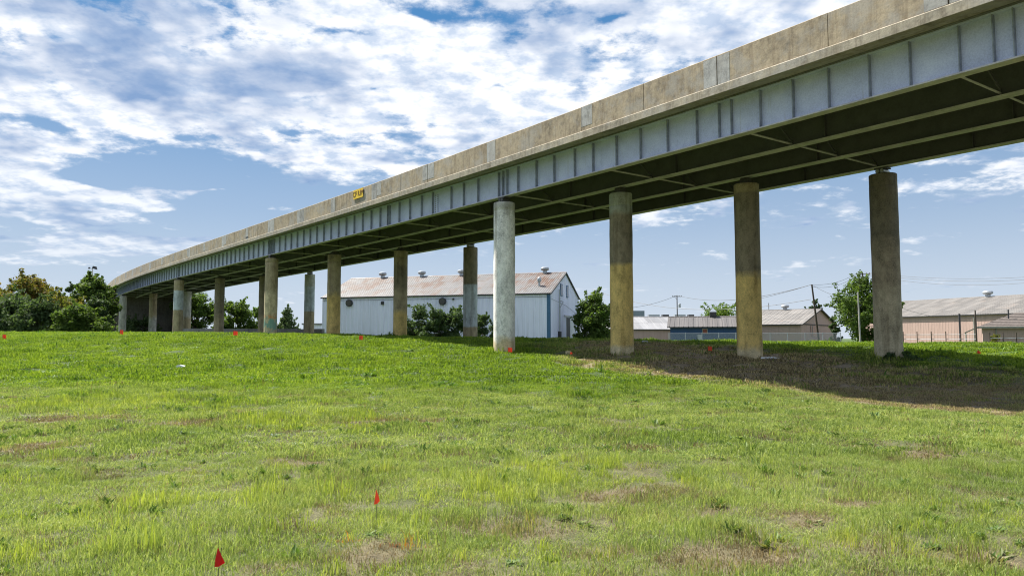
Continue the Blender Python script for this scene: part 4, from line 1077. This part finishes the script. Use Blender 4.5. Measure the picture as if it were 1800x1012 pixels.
# weeds round the foot of the largest column
p, d, nn = path(BENT[0][3], NG[3])
for dx, dy, w, h, lab in ((.35, -.5, .75, .36, 'dark trailing weed at the foot of the largest column, front side'), (-.25, -.52, .5, .24, 'low weed sprig at the left foot of the largest column'), (.75, -.1, .7, .25, 'leafy weed spreading right of the largest column')):
    x, y = p.x + dx, p.y + dy
    tree('weed_plant', lab, 'plant', (x, y, gz(x, y)), h, w, 'leaf_dark', int(900 + dx * 100), 260, .05, 9, .05, 'bush', 'weeds round the largest column', .008, .9)

# ------------------------------------------------------------------ marker flags and litter
def flag(label, x, y, z, wire_h, w, h, mat, droop, rz):
    e = empty('marker_flag', (x, y, z), rz); tag(e, label, 'flag', 'marker flags stuck in the grass')
    MB().tube([(0, 0, -.1), (0.004, 0, wire_h * .6), (droop * .02, 0, wire_h)], .0022 if w < .15 else .006, 5).build('wire_stem', 'steel_dark', e)
    me = MB(); n = 5; t0 = wire_h
    if w < .15:     # limp pennant: apex at the wire top, folded down
        A_ = [(0, 0, t0), (-.16 * w, -.006, t0 - h * .55), (-.30 * w, .006, t0 - h), (.18 * w, -.012, t0 - h * .93), (.62 * w, .004, t0 - h * .78), (.40 * w, -.010, t0 - h * .40)]
        i = len(me.v); me.v += A_; me.f += [(0, 1, 5), (1, 3, 5), (1, 2, 3), (3, 4, 5)]
    else:
        for k in range(n):
            xx = w * k / (n - 1); yy = .06 * w * math.sin(k * 1.7); me.v += [(xx, yy, t0 - .18 * xx * droop), (xx, yy + .02 * w, t0 - h - .25 * xx * droop)]
        for k in range(n - 1): me.f.append((2 * k, 2 * k + 1, 2 * k + 3, 2 * k + 2))
    o = me.build('pennant', mat, e, False)
    so = o.modifiers.new('solid', 'SOLIDIFY'); so.thickness = .0008
def flag_at(label, px_base, py_base, *a):
    x, y, z = on_ground(px_base, py_base); flag(label, x, y, z, *a)
y_ = 4.05; x_ = (394 - 900) / F * y_
flag('deep red marker flag nearest the camera in the foreground grass', x_, y_, gz(x_, y_), .36, .062, .105, 'flag_red', 1, 0)
x, y, z = on_ground(660, 948); flag('orange-red marker flag above the sprayed line in the foreground', x, y, z, .37, .046, .115, 'flag_orange', 1, .2)
for lab, px, py in (('orange marker flag at the far left end of the grass crest', 6, 598), ('orange marker flag near the foot of the overpass end columns', 212, 590), ('orange marker flag on the crest below the far column with teal paint', 411, 592),
                    ('orange marker flag below the left end of the warehouse', 632, 600), ('orange marker flag at the foot of the pale grey column', 893, 621), ('orange marker flag in the shade between the two ochre columns', 1243, 619), ('orange marker flag in the shade right of the largest column', 1716, 625), ('orange scrap flag right of the pale grey column', 1003, 628)):
    x, y, z = on_ground(px, py); k = y / 30
    flag(lab, x, y - .1, z, .24 * k, .17 * k if px != 1003 else .12, .17 * k if px != 1003 else .1, 'flag_orange', .5, random.uniform(-.5, .5))
def scrap(label, px, py, size, mat, seed):
    rr = random.Random(seed); x, y, z = on_ground(px, py); m = MB(); n = 7
    ring = [(math.cos(6.283 * k / n) * size[0] * rr.uniform(.3, .55), math.sin(6.283 * k / n) * size[1] * rr.uniform(.3, .55), size[2] * rr.uniform(.3, 1)) for k in range(n)]
    m.hexa([Vector((a, b, -.02)) for a, b, c in ring], [Vector(v) for v in ring])
    o = m.build('litter_scrap', mat); o.location = (x, y, z + .05); tag(o, label, 'litter')
scrap('crumpled white scrap lying on the left slope', 319, 648, (.42, .3, .10), 'litter_white', 1)
scrap('pale stick-like scrap on the ground right of the second ochre column', 1352, 632, (.7, .12, .05), 'litter_white', 2)
scrap('tan lump in the grass right of the pale grey column', 1000, 625, (.3, .25, .16), 'litter_tan', 3)
scrap('small white scrap on bare ground right of the first ochre column', 1133, 602, (.4, .2, .06), 'litter_white', 4)

# ------------------------------------------------------------------ grass
def patch(name, n, rad, hlo, hhi, wd, mat, seed, lean=.5):
    rng = np.random.default_rng(seed)
    V = []; Fc = []
    for i in range(n):
        r = rad * math.sqrt(rng.random()); th = rng.random() * 6.283
        bx, by = r * math.cos(th), r * math.sin(th)
        h = rng.uniform(hlo, hhi) * (1 - .35 * (r / rad) ** 2); a = rng.random() * 6.283; ln = h * lean * rng.uniform(.2, 1.3)
        dx, dy = math.cos(a) * ln, math.sin(a) * ln
        f = rng.random() * 6.283; wx, wy = math.cos(f) * wd * .5, math.sin(f) * wd * .5
        k = len(V)
        V += [(bx - wx, by - wy, -.02), (bx + wx, by + wy, -.02), (bx + dx * .4 - wx * .8, by + dy * .4 - wy * .8, h * .6), (bx + dx * .4 + wx * .8, by + dy * .4 + wy * .8, h * .6), (bx + dx, by + dy, h * rng.uniform(.8, 1.0))]
        Fc += [(k, k + 1, k + 3, k + 2), (k + 2, k + 3, k + 4)]
    me = bpy.data.meshes.new(name); me.from_pydata(V, [], Fc); me.update(); me.materials.append(MATS[mat])
    return bpy.data.objects.new(name, me)
def lushk(x, y): return sm(.5, .75, fbm(x, y, .6, 3, 61))
def weed_patch(name, n, rad, L, wd, mat, seed):
    rng = np.random.default_rng(seed); V = []; Fc = []
    for i in range(n):
        a = rng.random() * 6.283; r = rad * math.sqrt(rng.random()) * .5; l = L * rng.uniform(.6, 1.2); el = rng.uniform(.25, 1.0)
        bx, by = math.cos(a * 1.7) * r, math.sin(a * 1.7) * r; d = np.array([math.cos(a) * math.cos(el), math.sin(a) * math.cos(el), math.sin(el)]); w = np.array([-math.sin(a), math.cos(a), 0]) * wd * rng.uniform(.6, 1.2)
        o = np.array([bx, by, .0]); k = len(V)
        V += [tuple(o), tuple(o + d * l * .5 + w * .5), tuple(o + d * l * np.array([1, 1, .75])), tuple(o + d * l * .5 - w * .5)]; Fc.append((k, k + 1, k + 2, k + 3))
    me = bpy.data.meshes.new(name); me.from_pydata(V, [], Fc); me.update(); me.materials.append(MATS[mat]); return bpy.data.objects.new(name, me)
def stalk_patch(name, n, rad, hlo, hhi, wd, mat, seed):
    rng = np.random.default_rng(seed); V = []; Fc = []
    for i in range(n):
        a = rng.random() * 6.283; r = rad * math.sqrt(rng.random()); x, y = r * math.cos(a), r * math.sin(a); h = rng.uniform(hlo, hhi); lx, ly = rng.normal(0, .25, 2) * h; k = len(V)
        V += [(x - wd / 2, y, -.01), (x + wd / 2, y, -.01), (x + lx * .8 + wd / 2, y + ly * .8, h * .82), (x + lx * .8 - wd / 2, y + ly * .8, h * .82),
              (x + lx * .86 + wd * 1.8, y + ly * .86, h * .9), (x + lx, y + ly, h), (x + lx * .86 - wd * 1.8, y + ly * .86, h * .9)]
        Fc += [(k, k + 1, k + 2, k + 3), (k + 3, k + 2, k + 4, k + 5, k + 6)]
    me = bpy.data.meshes.new(name); me.from_pydata(V, [], Fc); me.update(); me.materials.append(MATS[mat]); return bpy.data.objects.new(name, me)
def make_grass():
    src = bpy.data.collections.new('grass_sources')
    kinds = []
    for tier, (n, rad, wd, k) in enumerate(((70, .15, .0042, 1.0), (85, .26, .009, 1.15), (95, .42, .02, 1.35))):
        for mat, hlo, hhi, lean, cnt, nm in (('blade_lawn', .025, .07, .9, 3, 'lawn'), ('blade_tall', .08, .19, .55, 2, 'tall'), ('blade_dry', .015, .05, 1.5, 2, 'dry')):
            for c in range(cnt):
                nn_ = n if nm != 'tall' else int(n * .38)
                o = patch('patch_%02d' % len(kinds), nn_, rad * (1 if nm != 'tall' else .62), hlo * k * (.72 if nm == 'tall' and tier else 1), hhi * k * (.72 if nm == 'tall' and tier else 1), wd * (1.15 if nm == 'tall' else 1), mat, len(kinds) + 50, lean)
                src.objects.link(o); kinds.append((tier, nm))
        for c in range(2):
            o = weed_patch('patch_%02d' % len(kinds), 16 + 6 * c, rad * .6, (.085, .12, .17)[tier], (.026, .036, .055)[tier], 'blade_weed', len(kinds) + 50); src.objects.link(o); kinds.append((tier, 'weed'))
        o = stalk_patch('patch_%02d' % len(kinds), 6, rad, .07 * k, .15 * k, wd * .6, 'blade_dry', len(kinds) + 50); src.objects.link(o); kinds.append((tier, 'stalk'))
    byk = {}
    for i, kk in enumerate(kinds): byk.setdefault(kk, []).append(i)
    P = []; I = []; Rr = []; Sc = []
    rng = np.random.default_rng(5)
    colxy = np.array([[*path(s, NG[j])[0].xy] for row in BENT for j, s in enumerate(row)])
    for tier, (y0, y1, dens) in enumerate(((1.6, 9.5, 110), (9.5, 21, 44), (21, 60, 17))):
        xm = 1.0 * y1 * .78 + 3
        n = int((y1 - y0) * 2 * xm * dens)
        x = rng.uniform(-xm, xm, n); y = rng.uniform(y0, y1, n)
        keep = np.abs(x) < y * .78 + 2.5; x = x[keep]; y = y[keep]
        z = ground(x, y); zf = zone_fields(x, y, z)
        lush, bare, th = zf.T
        tallf = np.clip(sm(.56, .70, fbm(x, y, .7, 4, 91)) * .16 + .75 * sm(.3, .8, spots(x, y, _tall, 1.5) * (.6 + .8 * fbm(x, y, 2.5, 3, 12))), 0, 1) * (1 - lush * .55) * (1 - bare) * (1 - th * .8)
        u = rng.random(len(x))
        kind = np.where(u < tallf * (.38 if tier == 0 else .34), 1, 0)
        dryp = np.clip(th * .75 + bare * .75 + .10 * (1 - lush), 0, .9)
        kind = np.where((kind == 0) & (rng.random(len(x)) < dryp), 2, kind)
        wz = sm(.50, .68, fbm(x, y, 1.6, 3, 23)); uu = rng.random(len(x))
        kind = np.where((kind == 0) & (uu < wz * (.16 + .22 * lush) * (1 - .7 * bare)), 3, kind)
        kind = np.where((kind == 0) & (uu > (.98 if tier == 0 else .992)), 4, kind) if tier < 2 else kind
        drop = rng.random(len(x)) < (th * .55 + bare * .35)
        keep = ~drop
        dmin = np.sqrt(((x[:, None] - colxy[:, 0]) ** 2 + (y[:, None] - colxy[:, 1]) ** 2).min(1)); keep &= dmin > .42
        x, y, z, kind, zf = x[keep], y[keep], z[keep], kind[keep], zf[keep]
        hv = .3 + 1.5 * np.clip(fbm(x, y, 1.9, 4, 8) * 1.5 - .25, 0, 1) ** 1.4 + .5 * lushk(x, y)
        ring = np.sqrt(((x[:, None] - colxy[:, 0]) ** 2 + (y[:, None] - colxy[:, 1]) ** 2).min(1)); hv = np.where(ring < .75, hv * 1.9 + .5, hv)
        for k, nm in enumerate(('lawn', 'tall', 'dry', 'weed', 'stalk')):
            s_ = kind == k; m = int(s_.sum()); ids = np.array(byk[(tier, nm)])
            P.append(np.c_[x[s_], y[s_], z[s_] - .004, zf[s_]]); I.append(ids[rng.integers(0, len(ids), m)])
            sc = rng.uniform(.8, 1.25, m); Sc.append(np.c_[sc, sc, sc * hv[s_]]); Rr.append(np.c_[rng.normal(0, .08, (m, 2)), rng.uniform(0, 6.283, m)])
    P = np.vstack(P); I = np.concatenate(I); Rr = np.vstack(Rr); Sc = np.vstack(Sc)
    me = bpy.data.meshes.new('grass'); me.vertices.add(len(P)); me.vertices.foreach_set('co', P[:, :3].astype(np.float32).ravel())
    for nm, dat, typ in (('zone', P[:, 3:6], 'FLOAT_VECTOR'), ('rot', Rr, 'FLOAT_VECTOR'), ('scl', Sc, 'FLOAT_VECTOR')):
        a = me.attributes.new(nm, typ, 'POINT'); a.data.foreach_set('vector', dat.astype(np.float32).ravel())
    a = me.attributes.new('idx', 'INT', 'POINT'); a.data.foreach_set('value', I.astype(np.int32))
    me.update()
    o = bpy.data.objects.new('grass', me); COL.objects.link(o)
    tag(o, 'uneven mown grass, lush on the slope and patchy in front', 'grass', None, 'stuff')
    ng = bpy.data.node_groups.new('grass_scatter', 'GeometryNodeTree')
    ng.interface.new_socket('Geometry', in_out='INPUT', socket_type='NodeSocketGeometry'); ng.interface.new_socket('Geometry', in_out='OUTPUT', socket_type='NodeSocketGeometry')
    gi = ng.nodes.new('NodeGroupInput'); go = ng.nodes.new('NodeGroupOutput')
    ci = ng.nodes.new('GeometryNodeCollectionInfo'); ci.inputs[0].default_value = src; ci.inputs['Separate Children'].default_value = True; ci.inputs['Reset Children'].default_value = True
    ip = ng.nodes.new('GeometryNodeInstanceOnPoints'); ip.inputs['Pick Instance'].default_value = True
    def attr(n, t):
        q = ng.nodes.new('GeometryNodeInputNamedAttribute'); q.data_type = t; q.inputs['Name'].default_value = n
        return next(s_ for s_ in q.outputs if s_.enabled and s_.name == 'Attribute')
    L_ = ng.links
    L_.new(gi.outputs[0], ip.inputs['Points']); L_.new(ci.outputs[0], ip.inputs['Instance'])
    L_.new(attr('idx', 'INT'), ip.inputs['Instance Index']); L_.new(attr('scl', 'FLOAT_VECTOR'), ip.inputs['Scale'])
    er = ng.nodes.new('FunctionNodeEulerToRotation'); L_.new(attr('rot', 'FLOAT_VECTOR'), er.inputs[0]); L_.new(er.outputs[0], ip.inputs['Rotation'])
    L_.new(ip.outputs[0], go.inputs[0])
    md = o.modifiers.new('scatter', 'NODES'); md.node_group = ng
    print('grass patches', len(P))
make_grass()
